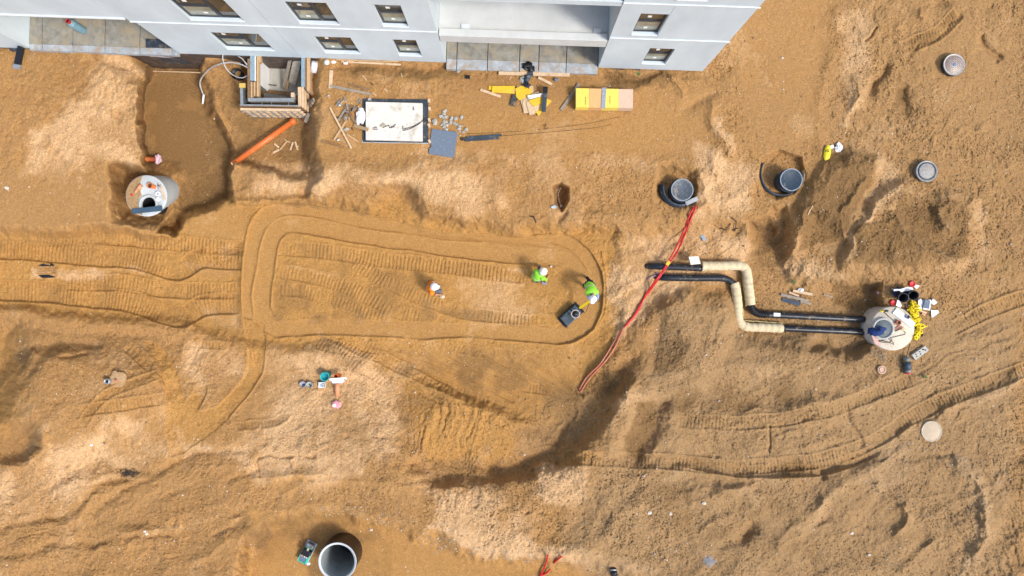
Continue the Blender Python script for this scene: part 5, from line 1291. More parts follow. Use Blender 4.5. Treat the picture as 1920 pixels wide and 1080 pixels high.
b = B(); b.prism([G(x,y,0)[:2] for x,y in ((1313,443),(1318,440),(1324,450),(1318,453))], G(1318,446,.02).z, G(1318,446,.05).z); tag(b.build('plastic_piece', M('grey blue plastic', (.25,.32,.38), .6)), 'small grey blue plastic piece below the first black shaft', 'plastic piece')
# yellow sack, papers
def sack(cx, cy, ang, L, W, mat, name, label, seed, dz=.07):
    rd = random.Random(seed); b = B(); c = G(cx, cy, dz); a = R(ang); ux = Vector((math.cos(a), math.sin(a), 0)); uy = Vector((-math.sin(a), math.cos(a), 0)); vs = []
    n, m = 11, 9
    for top in (1, -1):
        for i in range(n):
            for j in range(m):
                u = i/(n-1)*2-1; v = j/(m-1)*2-1; wd = (1-abs(u)**3*.75); h_ = (1-u*u)**.6*(1-v*v)**.6
                vs.append(c+ux*u*L/2+uy*v*W/2*wd+Vector((0,0,top*h_*.08+rd.uniform(-.008,.008)*(h_ > 0))))
    q = n*m
    fs = [(i*m+j, (i+1)*m+j, (i+1)*m+j+1, i*m+j+1) for i in range(n-1) for j in range(m-1)]
    b.add(vs, fs+[tuple(q+x for x in f)[::-1] for f in fs], True)
    return tag(b.build(name, mat, recalc=False), label, 'bag'), c, ux, uy
o, c, ux, uy = sack(1549.5, 288, 82, .62, .26, M('yellow sack', (.80,.66,.02), .45, var=.08, scale=8, bump=.3), 'yellow_sack', 'bright yellow sack with dark print lying right of the blue black shaft', 4)
def glyph(parent, strokes, org, ux, uy, s_, w_, mat, name='print'):
    b = B()
    for st in strokes:
        for (x0,y0), (x1,y1) in zip(st[:-1], st[1:]): b.beam(org+ux*x0*s_+uy*y0*s_, org+ux*x1*s_+uy*y1*s_, w_, .004)
    return b.build(name, mat, parent)
ink = M('black ink', (.01,.01,.012), .5, bump=0)
gx, gy = Vector((1,.06,0)).normalized(), Vector((-.06,1,0)).normalized()
og = P(1546.5, 285.2, c.z+.088)
glyph(o, [[(.9,.9),(.1,.9),(0,.5),(.1,.1),(.9,.1),(.9,.5),(.5,.5)]], og+gx*.08, gx, gy, .09, .018, ink)
glyph(o, [[(0,.1),(.4,.1)],[(.4,.1),(.4,.9)]], og-gx*.01, gx, gy, .08, .018, ink)
b = B(); b.box(G(1558.5,276,.05), (.13,.12,.04), RZ(20)); tag(b.build('white_box', white_f), 'small white box between the yellow sack and the crumpled film', 'box')
b = B(); b.blob(G(1571,277,.06), .13, 14, 8, .4, 8, (1,1.2,.5)); tag(b.build('crumpled_film', white_m), 'ball of crumpled shiny film right of the yellow sack', 'film')
# scrap timber in the pipe trench
for a in ((1463,552,1514,564,.10,wood_g,'grey board with torn edge above the black pipes',.07),(1465,561,1500,570,.16,blue_blk,'blue grey board peeling in patches above the black pipes',.04),
          (1485,545,1521,552,.10,wood_p,'short pale beam topmost above the black pipes',.09),(1478,548,1496,555,.06,wood_p,'thin pale batten left of the short beam above the pipes',.08),
          (1500,565,1520,570,.08,wood_g,'broken board end right of the peeling board',.04),(1514,403,1523,390-4,.03,wood_p,'thin pale stick in the soil below the blue black shaft',.03)):
    board(*a[:4], a[4], a[5], a[6], dz=a[7], th=.03)
b = B(); b.blob(G(1501,543,.05), .10, 9, 6, .35, 4, (1,.7,.6)); tag(b.build('white_scrap', white_f), 'white scrap just above the short pale beam', 'scrap')
# ------------------------------------------------------------ district heating pipes
def pipe_along(pts, r, mat, name, parent, n=20, ribs=0, wob=0, cap=True, k=6):
    c = catm(pts, k) if len(pts) > 2 else [Vector(pts[0])+(Vector(pts[1])-Vector(pts[0]))*i/30 for i in range(31)]
    if ribs or wob:
        # resample finely for ribs / wrinkles
        d = [0]
        for a, b_ in zip(c[:-1], c[1:]): d.append(d[-1]+(b_-a).length)
        step = .012 if ribs else .03; N = int(d[-1]/step); q = []; j = 0
        for i in range(N+1):
            s_ = d[-1]*i/N
            while j < len(d)-2 and d[j+1] < s_: j += 1
            q.append(c[j]+(c[j+1]-c[j])*((s_-d[j])/max(1e-6, d[j+1]-d[j])))
        rd = random.Random(int(r*1000)+len(pts))
        rr = [r*(1+(.11*math.sin(i*2*math.pi/5) if ribs else 0)) + (wob*(rd.uniform(-1,1)*.5+math.sin(i*.75)*.5) if wob else 0) for i in range(N+1)]
        c = q
    else: rr = r
    b = B(); b.tube(c, rr, n, cap); return b.build(name, mat, parent)
zA, zB = -.28, -.34
t = thing('heating_pipe', 'upper black heating pipe with beige insulation wrapped round its double bend', 'pipe', P(1410, 560, -.5))
A = [(1212,499,zA-.30),(1228,499,zA-.06),(1250,500,zA),(1316,503,zA)]
pipe_along([P(*a) for a in A], .125, black_p, 'casing', t, k=10)
Pw = lambda L: [P(*a) for a in L]
pipe_along(Pw([(1315.5,498.5,zA+.02),(1340,498.5,zA+.02),(1375,498,zA+.02),(1388,498.5,zA+.02),(1397,503,zA+.01),(1401,515,zA),(1404,540,zA-.03),(1408,571,zA-.08)]), .17, insul, 'insulation', t, ribs=0, wob=.012, k=8)
pipe_along(Pw([(1407.5,568,zA-.08),(1409,577,zA-.1),(1414,584,zA-.11),(1424,588.5,zA-.12),(1436,589.5,zA-.12)]), .135, black_c, 'corrugated_elbow', t, ribs=1, k=8)
pipe_along(Pw([(1435,589.5,zA-.12),(1620,599,zA-.14)]), .125, black_p, 'casing', t)
b = B(); b.box(P(1457,590,zA+.015), (.25,.13,.004), RZ(-3)); b.build('label', white_f, t)
t = thing('heating_pipe', 'lower black heating pipe with beige insulation wrapped round its double bend', 'pipe', P(1385, 580, -.6))
pipe_along(Pw([(1230,519,zB-.25),(1250,520.5,zB-.02),(1300,521.5,zB),(1350,521.5,zB),(1366,525,zB-.01),(1377,534,zB-.02)]), .13, black_p, 'casing', t, k=8)
pipe_along(Pw([(1376.5,530,zB-.02),(1380,545,zB-.03),(1382.5,570,zB-.06),(1384,595,zB-.09),(1389,607,zB-.1),(1402,613,zB-.1),(1430,614,zB-.1),(1467,615.5,zB-.1)]), .175, insul, 'insulation', t, wob=.012, k=8)
pipe_along(Pw([(1466,615.5,zB-.12),(1620,622.5,zB-.14)]), .125, black_p, 'casing', t)
for x0, y0, x1, y1, zz, lb in ((1316,507,1384,505,zA-.1,'lap'),(1391,512,1399,575,zA-.12,'lap'),(1387,530,1394,592,zB-.1,'lap'),(1396,601,1467,606,zB-.12,'lap')):
    pts = []; N = 26; rd = random.Random(int(x0))
    for i in range(N+1):
        u = i/N; p = P(x0+(x1-x0)*u, y0+(y1-y0)*u, zz); w_ = rd.uniform(-.012,.012); pts.append(p+Vector((w_, w_, 0)))
    b = B(); b.tube(pts, .020, 6); b.build('insulation_lap', M('insulation lap', (.55,.44,.20), .95, var=.2, bump=.5), t)
b = B(); b.prism([P(x,y,.0)[:2] for x,y in ((1291.5,481.5),(1309.5,480.5),(1314,494.5),(1295.5,496.5))], -.10, .0); tag(b.build('foam_block', M('cream foam', (.74,.70,.60), .8, var=.05, bump=.2)), 'cream foam block resting on the upper heating pipe', 'block')
pv = M('purple lashing', (.36,.24,.36), .7, var=.2)
for k, pp in enumerate((((1216,499),(1224,503),(1232,505)),((1212,525),(1218,520),(1230,516)),((1228,510),(1238,518),(1243,522)))):
    b = B(); b.tube([G(x,y,.05) for x,y in pp], .022, 5); tag(b.build('purple_strap', pv), ['faded purple strap at the end of the upper heating pipe','faded purple strap nearest the red cables, lower left','faded purple strap at the end of the lower heating pipe'][k], 'strap')
# red cables
ca = [(1301,388,.05),(1293,403,.05),(1283,430,.05),(1272,455,.05),(1258,482,.12),(1246,502,.10),(1230,525,.08),(1211,552,.06),(1200,572,.05),(1188,593,.05),(1170,614,.04),(1152,640,.04),(1135,668,.04),(1122,686,.04),(1110,697,.04),(1098,710,.03),(1086,731,.02)]
cb_ = [(1306,385,.05),(1300,400,.05),(1290,424,.05),(1280,450,.06),(1267,477,.10),(1253,496,.10),(1235,522,.08),(1218,546,.06),(1206,562,.05),(1198,580,.05),(1184,600,.05),(1168,619,.05),(1156,645,.04),(1142,668,.04),(1125,688,.03),(1112,702,.04),(1100,717,.03),(1088,736,.02)]
def zc(x, y, dz):
    v = G(x, y, dz); return v
def cable(L, lb, r=.032):
    pts = []
    for x, y, dz in L:
        z = max(hgt(x, y), hgt(x+4, y), hgt(x-4, y))+dz
        if 1228 < x < 1275: z = max(z, -.13)
        pts.append(P(x, y, z))
    c = catm(pts, 5); k = int(len(c)*.62)
    t = thing('red_cable', lb, 'cable', c[0])
    b = B(); b.tube(c[:k+1], r, 8); b.build('clean_length', red_c, t); b = B(); b.tube(c[k:], r*1.0, 8); b.build('dusty_length', red_d, t); return t
cable(ca, 'left one of the two long red cables running down to the deep hole'); tcab = cable(cb_, 'right one of the two long red cables running down to the deep hole, taped yellow')
b = B(); b.beam(P(1250,497,.0), P(1255,490.5,.0), .12, .10); tag(b.build('yellow_tape', yellow_b), 'yellow tape binding the two red cables above the heating pipes', 'tape')
for pp, lb in ((((1008,1092),(1014,1076),(1021,1060),(1025,1048),(1026,1037)),'longest red cable end at the bottom edge'),(((1038,1055),(1045,1048),(1052,1041)),'short red cable end right of the longest one at the bottom edge'),(((1014,1078),(1024,1073),(1031,1065)),'small red cable branch at the bottom edge')):
    b = B(); b.tube(catm([G(x,y,.04+.04*i) for i,(x,y) in enumerate(pp)], 4), .034, 8); tag(b.build('red_cable', red_c), lb, 'cable')
a = G(1149,1066,.15); c = G(1153,1084,.0); t = thing('black_pipe', 'black pipe end poking out of the ground at the bottom edge', 'pipe', c)
b = B(); b.tube([c-Vector((0,0,.1)), a+Vector((-.0,.0,.0))], .13, 18); b.build('barrel', black_c, t); b = B(); b.torus(a, .10, .03, rot=Matrix.Rotation(R(60),3,'X')); b.build('rim', metal_g, t)

# ------------------------------------------------------------ clutter by the right manhole
def tub(px_, py_, lb, lx, ly, n_='black_tub'):
    v = G(px_, py_, 0); top = P(px_+lx, py_+ly, v.z+.50); base = v
    t = thing(n_, lb, 'tub', base); d = (top-base); dn = d.normalized(); rot = Vector((0,0,1)).rotation_difference(dn).to_matrix()
    b = B(); b.lathe([(.0,0),(.15,0),(.175,d.length),(.16,d.length),(.14,.03),(0,.03)], base, 28, rot=rot); b.build('shell', black_c, t)
    b = B(); b.torus(top, .17, .012, rot=rot); b.build('rim', M('dark rim', (.05,.05,.06), .4), t); return t
tub(1685, 553, 'left one of the two black tubs leaning behind the right manhole', 9, 5.5); tub(1705, 549, 'right one of the two black tubs leaning behind the right manhole', 8, 5)
nv_ = M('navy plastic', (.012,.018,.05), .5, var=.3, bump=.5)
sack(1683, 549, -10, .5, .42, nv_, 'navy_sack', 'dark navy sack left of the two black tubs', 21, .1)
for x, y, r_, lb in ((1708.5,532.5,.115,'red lid above the black tubs'),(1672.5,567.5,.105,'red lid left of the black tubs')):
    b = B(); b.lathe([(0,.05),(r_*.8,.05),(r_*.85,.06),(r_,.05),(r_,0)], G(x,y,.03), 24); tag(b.build('red_disc', M('red lid plastic', (.55,.025,.03), .45, var=.1)), lb, 'lid')
fo = [([(1675,542),(1688,542),(1700,538),(1710,539),(1712,545),(1694,546),(1689,549),(1686,545),(1675,546)], 'torn white foam along the back of the black tubs', .30),
      ([(1712,537),(1718,533.5),(1724,536),(1718,542)], 'white foam chip beside the upper red lid', .05),
      ([(1679,573),(1682,562),(1686,564),(1690,573),(1688,577)], 'white foam piece between the lower red lid and the tubs', .08),
      ([(1720,583),(1721,563),(1726,560),(1730,568),(1727,581)], 'long white foam piece right of the yellow rope', .06),
      ([(1730,580),(1729,562),(1745,562),(1743,582)], 'white foam sheet under the grey pad', .04),
      ([(1744,567),(1749,560),(1757,567),(1750,572)], 'white foam piece farthest right, upper', .04),
      ([(1746,595),(1745,581),(1758,582),(1760,586),(1755,590),(1748,595)], 'white foam piece farthest right, lower', .04)]
for pts, lb, dz in fo:
    cx = sum(p[0] for p in pts)/len(pts); cy = sum(p[1] for p in pts)/len(pts); z = hgt(cx, cy)+dz
    b = B(); b.prism([P(x,y,z)[:2] for x,y in pts], z, z+.03); tag(b.build('foam_piece', white_f), lb, 'foam')
z = hgt(1736,571)+.09; b = B(); b.prism([P(x,y,z)[:2] for x,y in ((1729,577),(1733,561),(1743,563),(1741,579))], z, z+.05); tag(b.build('grey_pad', grey_m, bevel=.01), 'blue grey pad lying on a white foam sheet', 'pad')
# yellow rope heap
rd = random.Random(12); pts = []
path = [(1709,563),(1707,578),(1712,590),(1718,604),(1722,616),(1716,625),(1712,634)]
for i in range(170):
    u = i/169*(len(path)-1); j = min(int(u), len(path)-2); f_ = u-j
    x = path[j][0]*(1-f_)+path[j+1][0]*f_; y = path[j][1]*(1-f_)+path[j+1][1]*f_; wd = 8*math.sin(min(1, .25+i/169)*math.pi*.8)+2
    if 25 < i < 60: wd += 4
    pts.append(G(x+rd.gauss(0,1)*wd*.55, y+rd.gauss(0,1)*5, rd.uniform(.03,.20)))
b = B(); b.tube(catm(pts, 3), .020, 5); tag(b.build('yellow_rope', M('yellow rope', (.78,.60,.01), .6, var=.12, bump=.2)), 'tangled heap of bright yellow rope beside the right manhole', 'rope')
for k, (x0,y0,x1,y1,mt) in enumerate(((1698,575,1707,580,orange_f),(1723,582,1735,587,wood_p),(1727,588,1733,591,orange_f),(1690,580,1700,583,grey_m),(1696,571,1703,573,blue_blk))):
    board(x0,y0,x1,y1,.06,mt,['short orange strip left of the yellow rope','pale wooden strip right of the yellow rope','little orange strip right of the yellow rope','grey strip at the edge of the right manhole','dark strip below the two black tubs'][k], 'strip', 'strip', th=.02, dz=.06)
v = G(1722.5, 626.5, .03); b = ring([(.09,0),(.135,0),(.135,.09),(.09,.09)], v, 28); tag(b.build('tape_coil', M('brown tape', (.16,.10,.07), .5, var=.2)), 'dark brown coil of tape at the end of the yellow rope', 'coil')
# perforated block
v = G(1722, 661, .06); rot = RZ(35); t = thing('socket_block', 'pale grey rectangular block with dark holes right of the manhole', 'block', v-Vector((0,0,.06)))
b = B(); b.box(v, (.62,.23,.14), rot); b.build('block', M('pale grey block', (.44,.43,.37), .8, var=.1), t, bevel=.01)
for k, (dx_, dy_) in enumerate(((-.19,-.03),(-.17,.05),(0,.045),(-.02,-.04),(.17,.03),(.21,-.02),(.14,.06))):
    b = B(); b.lathe([(0,.002),(.026,.002),(.026,-.02)], v+rot@Vector((dx_,dy_,.072)), 12); b.build('hole', black_c, t)
# black and grey submersible pump
v0 = G(1696, 669, .12); v1 = G(1699, 700, .12); d = (v1-v0).normalized(); L = (v1-v0).length
t = thing('site_pump', 'cylindrical black and grey pump with a red end lying below the manhole', 'pump', v0-Vector((0,0,.12)))
b = B(); b.tube([v0, v0+d*.16], .115, 22); b.build('head', M('pump grey', (.19,.21,.21), .5, .2, dirt=.2), t); b = B(); b.tube([v0+d*.16, v0+d*.17], .135, 22); b.build('band', yellow_b, t)
b = B(); b.tube([v0+d*.17, v0+d*.45], .14, 24); b.build('body', blue_blk, t); b = B(); b.tube([v0+d*.45, v0+d*(L-.05)], .11, 22); b.build('foot', M('pump grey', (.19,.21,.21)), t)
b = B(); b.tube([v0+d*(L-.05), v0+d*L], .11, 22); b.build('red_end', M('red lid plastic', (.5,.03,.03)), t)
b = B(); b.tube([v0, v0+Vector((.05,.2,.0)), v0+Vector((.16,.5,-.04))], .014, 6); b.build('power_cord', metal_d, t)
b = B(); b.tube([G(1706,678,.03), G(1709,690,.03)], .014, 6); tag(b.build('red_rod', red_c), 'thin red rod right of the black and grey pump', 'rod')
c = G(1652, 693, .02); t = thing('round_plug', 'round pinkish disc plug lying left of the pump', 'plug', c)
b = B(); b.lathe([(0,.05),(.13,.05),(.155,.06),(.165,.04),(.165,0)], c, 30); b.build('disc', M('pinkish clay', (.56,.38,.27), .8, var=.12, bump=.3), t)
b = ring([(.10,.05),(.115,.05),(.115,.062),(.10,.062)], c, 30); b.build('groove', wood_d, t)
wm = M('thin grey wire', (.30,.27,.22), .6)
for k, (x,y,r_) in enumerate(((1637,661,.10),(1648,660,.11),(1652,668,.09),(1655,674,.08),(1654,666,.10))):
    b = B(); b.torus(G(x,y,.03+.01*k), r_, .008, 24, 5, Matrix.Rotation(R(10*k),3,'X')); tag(b.build('wire_loop', wm), 'loop of thin wire on the sand below the right manhole', 'wire', 'wire loops below the right manhole')
b = B(); b.blob(G(1646,549.5,.03), .06, 8, 5, .3, 5); tag(b.build('pink_scrap', M('pink plastic', (.7,.4,.45), .6)), 'tiny pink scrap upper left of the right manhole', 'scrap')
b = B(); b.blob(G(1629.5,580,.06), .06, 8, 5, .3, 6); tag(b.build('concrete_lump', rubble_m), 'grey lump at the upper left edge of the right manhole', 'lump')

# ------------------------------------------------------------ group with the teal bucket
v = G(614, 702, 0); tp = P(608.5, 706.5, v.z+.42); d = tp-v
t = thing('bucket', 'teal plastic bucket tipping beside the white tray', 'bucket', v)
rot = Vector((0,0,1)).rotation_difference(d.normalized()).to_matrix(); teal = M('teal plastic', (.01,.27,.29), .4, var=.1)
b = B(); b.lathe([(0,0),(.15,0),(.165,d.length),(.15,d.length),(.135,.02),(0,.02)], v, 32, rot=rot); b.build('shell', teal, t)
b = B(); b.torus(tp, .165, .012, rot=rot); b.build('rim', M('light teal', (.05,.40,.42), .4), t)
b = B(); b.lathe([(0,d.length*.6),(.14,d.length*.6)], v, 20, rot=rot); b.build('contents', M('bucket slurry', (.02,.33,.36), .3), t)
b = B(); b.box(G(609,714.5,.05), (.14,.06,.04), RZ(20)); tag(b.build('hand_brush', metal_g), 'small grey brush leaning on the teal bucket', 'brush')
# white tray on an orange pipe
v = G(632, 735, .06); a = P(631, 700, v.z+.45); c = G(633.5, 741, .08)
t = thing('drain_pipe', 'orange drain pipe with an open branch under the white tray', 'pipe', v)
b = B(); b.tube([P(632,718,v.z+.25), c], .085, 18); b.build('barrel', orange_f, t)
a = P(629.5, 705.5, v.z+.42); b = ring([(.065,-.3),(.085,-.3),(.085,0),(.065,0)], a, 24); b.build('branch', orange_p, t)
b = B(); b.disc(a-Vector((0,0,.1)), .068, 20); b.build('dark_inside', M('pipe inside', (.06,.015,.01), .7), t)
b = B(); b.tube([P(634,704,v.z+.28), P(640,705,v.z+.25)], .09, 14); b.build('elbow', orange_p, t)
z = v.z+.50; b = B(); b.prism([P(x,y,z)[:2] for x,y in ((617.5,711),(620,709.5),(649,707),(650,711),(646,713.5),(645,716),(641,718),(624,718.5),(622,714.5),(619,713))], z-.02, z+.04)
o = tag(b.build('white_tray', white_f), 'white foam tray resting on the orange drain pipe', 'tray')
b = B(); b.box(P(646.5,712,z+.045), (.05,.03,.01)); b.build('dark_slot', black_c, o)
# boxed item with the letter B
v = G(602.5, 722, 0); t = thing('white_box', 'white box printed with dark signs below the teal bucket', 'box', v); z = v.z+.16
b = B(); b.prism([P(x,y,z)[:2] for x,y in ((597,717),(608,716.8),(608.3,727.2),(597.2,727.4))], v.z-.02, z); b.build('carton', M('box white', (.74,.77,.78), .5, var=.04, bump=.05), t)
b = B(); b.prism([P(x,y,z)[:2] for x,y in ((596.5,715.5),(608.6,715.3),(608.8,717),(597,717))], v.z-.02, z-.02); b.build('dark_side', blue_blk, t)
bi = M('dark blue print', (.04,.10,.16), .5, bump=0)
X_, Y_ = Vector((1,0,0)), Vector((0,1,0))
glyph(t, [[(0,0),(0,1),(.7,1),(.7,.55),(.1,.5),(.75,.5),(.75,0),(0,0)]], P(603.6,725.5,z+.004), X_, Y_, .13, .024, bi)
glyph(t, [[(0,0),(0,1)],[(.3,0),(.3,1)],[(0,.5),(.3,.5)]], P(600,725.2,z+.004), X_, Y_, .12, .016, M('light blue print', (.2,.35,.42), .5, bump=0))
for x, y, lb, ck_ in ((569.5,720,'left one of the two open tins, with dark contents','dark'),(582,720.5,'right one of the two open tins, filled with grey bits','bits')):
    v = G(x, y, 0); t = thing('tin', lb, 'tin', v)
    b = ring([(.108,0),(.122,0),(.122,.15),(.108,.15)], v, 30); b.build('tin_wall', metal_g, t)
    b = B(); b.lathe([(0,.08),(.108,.08)], v, 24); b.build('contents', M('tin '+ck_, (.33,.34,.40) if ck_ == 'dark' else (.40,.40,.36), .6, var=.4, scale=25, bump=.6), t)
    b = B(); b.box(v+Vector((.02,-.02,.10)), (.10,.04,.03), RZ(30 if ck_ == 'dark' else -50)); b.build('stirring_bit', black_c, t)
b = B(); b.blob(G(631.5,758,.06), .185, 20, 9, .12, 6, (1.05,.8,.35)); o = tag(b.build('pink_bag', M('pink film bag', (.66,.30,.32), .35, var=.25, scale=14, bump=.6)), 'pink and white plastic bag below the orange drain pipe', 'bag')
b = B(); b.blob(G(628,759,.12), .07, 10, 6, .2, 6, (1,1,.4)); b.build('white_knot', white_f, o)

# ------------------------------------------------------------ big concrete ring at the bottom
zb, zt = -1.15, -.12; c = P(632.5, 1053, zt); r_ = .722
t = thing('concrete_ring', 'big open concrete shaft ring with a black coated outside at the bottom', 'concrete ring', Vector((c.x, c.y, zb)))
b = B(); b.lathe([(r_,zb-zt-.4),(r_,-.004)], c, 72); b.build('coating', M('glossy black coating', (.018,.013,.012), .35, var=.3, bump=.3), t)
b = B(); b.lathe([(r_-.002,-.01),(r_-.002,0),(r_-.035,.004),(r_-.04,-.012),(r_-.085,-.012),(r_-.085,-.05)], c, 72); b.build('ring_wall', M('pale ring concrete', (.50,.54,.54), .7, var=.06, scale=3, bump=.12), t)
b = B(); b.lathe([(r_-.085,-.05),(r_-.086,-2.6)], c, 72); b.build('inner_wall', M('shade dark inner concrete', (.30,.33,.33), .7, var=.15, scale=3, bump=.12), t)  # ring concrete coloured darker for the shade inside the shaft
b = B(); b.disc(c-Vector((0,0,2.5)), r_-.08, 40); b.build('bottom', M('painted shade shaft bottom', (.05,.05,.045), .4), t)  # near black colour stands in for the dark at the shaft's depth
a1, a2 = R(32), R(62); lad = M('bright blue ladder paint', (.01,.12,.55), .4)
p1 = c+Vector((math.cos(a1), math.sin(a1), 0))*(r_-.125)-Vector((0,0,.16)); p2 = c+Vector((math.cos(a2), math.sin(a2), 0))*(r_-.125)-Vector((0,0,.16))
t2 = thing('ladder', 'bright blue ladder hanging inside the big concrete ring', 'ladder', p1)
for p in (p1, p2): b = B(); b.tube([p, p-Vector((0,0,2.2))], .022, 8); b.build('rail', lad, t2)
for k in range(7): b = B(); b.beam(p1-Vector((0,0,.05+.32*k)), p2-Vector((0,0,.05+.32*k)), .03, .03); b.build('rung', lad, t2)
hv = G(700, 1022, 0)

# ------------------------------------------------------------ compactors
def frame_loop(pts, r, mat, name, parent, n=8): b = B(); b.tube(catm(pts, 5), r, n); return b.build(name, mat, parent)
g = G(1071, 592, 0); ang = math.atan2(606-576, 1087-1054)   # heading in plan
t = thing('plate_compactor', 'large slate blue plate compactor with a yellow handle on the loop', 'plate compactor', g)
fx = (P(1087,576.5,g.z)-P(1054.5,606,g.z)).normalized(); fy = Vector((-fx.y, fx.x, 0)); C0 = P(1071, 591, g.z+.3); C0.z = g.z
def L3(x, y, z): return C0+fx*x+fy*y+Vector((0,0,z))
rotc = Matrix((fx, fy, Vector((0,0,1)))).transposed()
steel = M('slate machine paint', (.045,.085,.105), .4, .1, var=.2, scale=8, bump=.1, dirt=.12, dirtcol=(.2,.18,.14), dscale=8)
b = B(); b.box(L3(0,0,.05), (.84,.50,.06), rotc); b.box(L3(-.43,0,.09), (.10,.50,.04), rotc@Matrix.Rotation(R(35),3,'Y')); b.box(L3(.43,0,.09), (.10,.50,.04), rotc@Matrix.Rotation(R(-35),3,'Y')); b.build('base_plate', M('worn plate', (.05,.055,.06), .5, .4), t)
b = B(); b.box(L3(-.14,0,.26), (.54,.45,.30), rotc, .93); b.build('hood', steel, t, bevel=.02)
b = B(); b.box(L3(-.30,0,.42), (.16,.36,.02), rotc); b.build('grille', blue_blk, t)
b = B(); b.box(L3(-.08,-.02,.415), (.20,.30,.015), rotc); b.build('cover_plate', M('dark vent', (.035,.05,.055), .6, var=.3, scale=40, bump=.6), t)
b = B(); b.box(L3(.25,.02,.28), (.26,.40,.32), rotc, .9); b.build('engine', steel, t, bevel=.02)
b = B(); b.lathe([(0,.10),(.07,.10),(.09,.05),(.09,-.05)], L3(.14,-.05,.46), 20); b.build('air_filter', black_c, t)
pts = [L3(.14+.155*math.cos(2*math.pi*k/14), -.05+.155*math.sin(2*math.pi*k/14), .60) for k in range(15)]
b = B(); b.tube(pts, .016, 8); b.build('lifting_frame', M('pinkish frame', (.55,.42,.42), .5), t)
for sx, sy in ((.11,.11),(-.11,.11),(.11,-.11),(-.11,-.11)):
    b = B(); b.tube([L3(.14+sx,-.05+sy,.60), L3(.14+sx*1.5,-.05+sy*1.2,.40)], .014, 6); b.build('frame_post', metal_g, t)
hb = P(1087, 577.5, g.z+.5); he = P(1108, 563.5, g.z+.98); yel = M('machine yellow', (.78,.58,.01), .4, var=.06)
b = B(); b.beam(hb, he, .09, .05); b.build('handle', yel, t)
hd = (he-hb).normalized(); hs_ = Vector((-hd.y, hd.x, 0)).normalized()
loopp = [he, he+hs_*.05+hd*.08, P(1113,567,g.z+1.0), P(1118,567,g.z+1.02), P(1119.5,562,g.z+1.02), P(1117,558,g.z+1.0), P(1111,560.5,g.z+.98)]
frame_loop(loopp, .014, M('brown grip', (.12,.06,.04), .6), 'hand_grip', t)
b = B(); b.tube(catm([L3(.36,-.12,.35), P(1098,585,g.z+.5), P(1104,570,g.z+.9)], 5), .010, 6); b.build('throttle_cable', black_c, t)
# small teal one beside the ring
g = G(580, 1030, 0); t = thing('plate_compactor', 'small turquoise plate compactor with a black engine beside the big ring', 'plate compactor', g)
A0, A1 = P(573,1047,g.z+.3), P(590,1013,g.z+.4); fx = (A1-A0); fx.z = 0; fx.normalize(); fy = Vector((-fx.y, fx.x, 0)); C0 = P(576,1036,g.z); 
rotc = Matrix((fx, fy, Vector((0,0,1)))).transposed()
tq = M('turquoise paint', (.03,.50,.40), .4, var=.08, bump=.05, dirt=.08)
b = B(); b.box(L3(.10,0,.03), (.80,.42,.04), rotc); b.build('base_plate', metal_g, t, bevel=.01)
b = B(); b.box(L3(-.14,0,.14), (.36,.40,.16), rotc, .95); b.build('water_tank', tq, t, bevel=.03)
b = B(); b.box(L3(-.17,.03,.235), (.22,.24,.02), rotc); b.build('tank_lid', grey_m, t, bevel=.01)
b = B()
for sx, sy, lx, ly in ((-.17,-.145,.32,.045),(-.17,.17,.32,.03),(-.31,0,.03,.30)): b.box(L3(sx,sy,.25), (lx,ly,.03), rotc)
b.build('tank_rail', tq, t, split=True)
b = B(); b.box(L3(.14,.0,.26), (.27,.36,.32), rotc, .92); b.build('engine', black_c, t, bevel=.02)
b = B(); b.box(L3(.02,-.02,.40), (.03,.30,.02), rotc); b.build('red_cap_strip', M('orange knob', (.85,.25,.02), .4), t)
for yy in (.10,-.02,-.10): b = B(); b.lathe([(0,.05),(.022,.05),(.022,0)], L3(.02,yy,.40), 10); b.build('knob', M('orange knob', (.85,.25,.02), .4) if yy > 0 else white_f, t)
b = B(); b.box(L3(.36,0,.16), (.2,.30,.16), rotc, .9); b.build('exciter', metal_g, t, bevel=.02)
b = B(); b.beam(L3(.28,-.02,.42), L3(.52,-.03,.70), .07, .04); b.build('handle', M('pale handle', (.50,.52,.38), .5), t)
b = B(); b.tube([L3(.50,.17,.66), L3(.50,.08,.71), L3(.53,-.12,.71), L3(.50,-.2,.66)], .016, 8); b.build('hand_bar', M('green grip', (.04,.25,.12), .5), t)
b = B(); b.blob(G(578.5,1056,.03), .075, 9, 6, .25, 31, (1,1,.6)); tag(b.build('paper_cup', white_m), 'pinkish white crumpled cup below the turquoise compactor', 'cup')

# ------------------------------------------------------------ people
def skin(name, mat, J, E, parent, sub=1, root=0):
    me = bpy.data.meshes.new(name); inv = WM[parent.name].inverted()
    keys = list(J); idx = {k: i for i, k in enumerate(keys)}
    me.from_pydata([tuple(inv@J[k][0]) for k in keys], [(idx[a], idx[b]) for a, b in E], []); me.materials.append(mat)
    o = bpy.data.objects.new(name, me); scene.collection.objects.link(o); o.parent = parent; reg(o, WM[parent.name])
    o.modifiers.new('skin', 'SKIN')
    bm_ = bmesh.new(); bm_.from_mesh(me); ly = bm_.verts.layers.skin.verify(); bm_.verts.ensure_lookup_table()
    for k, v in zip(keys, bm_.verts): r = J[k][1]; v[ly].radius = (r, r) if isinstance(r, (int, float)) else r; v[ly].use_root = (idx[k] == root)
    bm_.to_mesh(me); bm_.free()
    o.modifiers['skin'].use_smooth_shade = True
    if sub: m_ = o.modifiers.new('sub', 'SUBSURF'); m_.levels = sub; m_.render_levels = sub
    return o
import bmesh
skinm = M('skin', (.50,.27,.18), .5, var=.06, bump=0)
